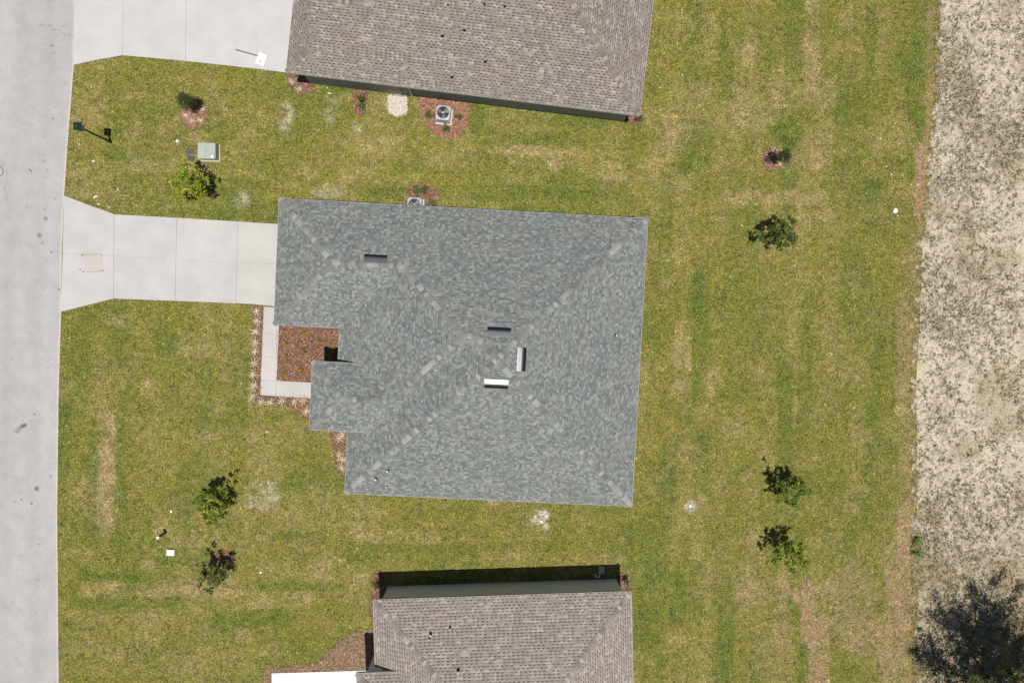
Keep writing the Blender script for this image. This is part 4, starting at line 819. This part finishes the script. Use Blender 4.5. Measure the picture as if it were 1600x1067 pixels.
# scraps of litter and pale rocks on the grass
def scrap(px,py,sx,sy,c,label,seed,cat='litter',name='litter_scrap',h=.05,rz=None):
    g=random.Random(seed); B=W(px,py); m=MB(); n=9; b=[];t=[]
    for i in range(n):
        a=2*math.pi*i/n; k=g.uniform(.65,1.15); b.append((sx*k*math.cos(a),sy*k*math.sin(a),0)); t.append((sx*k*.62*math.cos(a+.1)+g.uniform(-.01,.01),sy*k*.62*math.sin(a+.1),h*g.uniform(.6,1.2)))
    m.prism(b,t,c); o=m.build(name,M['paint'],label=label,cat=cat); o.location=(B[0],B[1],.03); o.rotation_euler=(0,0,g.uniform(0,3) if rz is None else rz)
Wt=(.85,.84,.80)
scrap(1399,329,.19,.17,Wt,'largest white paper scrap, near the field edge at right',1); scrap(1402,337,.06,.05,Wt,'small white scrap touching the largest one near the field edge',2)
scrap(1392,273,.09,.06,Wt,'white scrap on the upper right lawn, lower of two close together',3); scrap(1384.5,260.5,.06,.05,Wt,'white scrap on the upper right lawn, upper of two close together',4)
scrap(1371.5,312,.05,.05,(.7,.68,.45),'tiny pale scrap left of the largest paper scrap',5); scrap(1367,279,.04,.04,(.7,.68,.4),'tiny pale scrap left of the two white scraps at upper right',6)
scrap(417,674,.09,.09,(.75,.73,.64),'pale stone on the front lawn left of the mulch wedge',7,'stone','stone'); scrap(1334,637,.17,.035,(.75,.7,.55),'pale short stick on the back lawn',8,'stick','stick',.03,R_(35))
scrap(146.5,252.5,.11,.05,(.85,.84,.78),'white scrap on the lawn below the lamp shadow',9,rz=R_(25)); scrap(149.5,307.5,.16,.06,(.8,.78,.68),'long pale scrap at the top corner of the driveway flare',10,rz=R_(30)); scrap(155,319,.08,.08,(.82,.8,.72),'pale scrap beside the driveway flare, below the long one',11); scrap(172,324,.10,.04,(.82,.8,.7),'pale scrap along the driveway edge, right of the round one',12,rz=R_(-30)); scrap(185,296.5,.05,.17,(.6,.6,.45),'pale upright streak of debris above the driveway',13,rz=R_(12))
scrap(125,226.5,.05,.035,(.85,.84,.7),'tiny white scrap left of the lamp base',14); scrap(227,225.5,.06,.05,(.03,.05,.10),'small dark blue scrap right of the lamp',15)
scrap(516,146.5,.16,.04,(.85,.83,.75),'long white scrap by the left end of the upper wall',16,rz=R_(-15)); scrap(512,138,.04,.06,(.85,.83,.78),'small white scrap touching the upper wall',17)
scrap(1037,85,.05,.05,(.85,.84,.7),'tiny white scrap right of the brown roof, upper',18); scrap(1031,138,.05,.05,(.8,.8,.68),'tiny white scrap right of the brown roof, lower',19); scrap(1066,118,.06,.05,(.8,.8,.68),'tiny white scrap further right of the brown roof',20)
scrap(450,1016,.05,.05,Wt,'tiny white scrap above the light brown mulch, left one',21); scrap(465,1019,.05,.05,Wt,'tiny white scrap above the light brown mulch, right one',22)
scrap(560,803,.10,.04,(.78,.76,.6),'pale scrap below the lower left of the grey roof',23,rz=0); scrap(109,528,.05,.04,(.85,.84,.6),'tiny pale scrap at the left of the front lawn',24); scrap(1362,892,.16,.03,(.7,.68,.5),'pale twig near the brown wheel track',25,'stick','stick',.03,R_(110))
scrap(983,905,.04,.28,(.85,.84,.8),'white narrow board leaning at the upper right corner of the lower house',26,'board','board',.06,R_(12))
scrap(105,665,.07,.05,(.8,.79,.6),'tiny pale scrap near the road on the left lawn',27); scrap(1079,789.5,.10,.08,(.8,.79,.74),'white sandy lump on the lawn right of the grey roof',28,'stone','stone',.03)
g=random.Random(5)
for i,(a,b,s_) in enumerate([(836,806,.09),(846,815,.12),(853,805,.08),(840,818,.07),(857,822,.05),(832,813,.05)]):
    scrap(a,b,s_,s_*.7,(.78,.76,.70),['upper left','central','upper right','lower left','lowest','leftmost'][i]+' white lump in the pale patch below the grey roof',40+i,'stone','stone',.025)
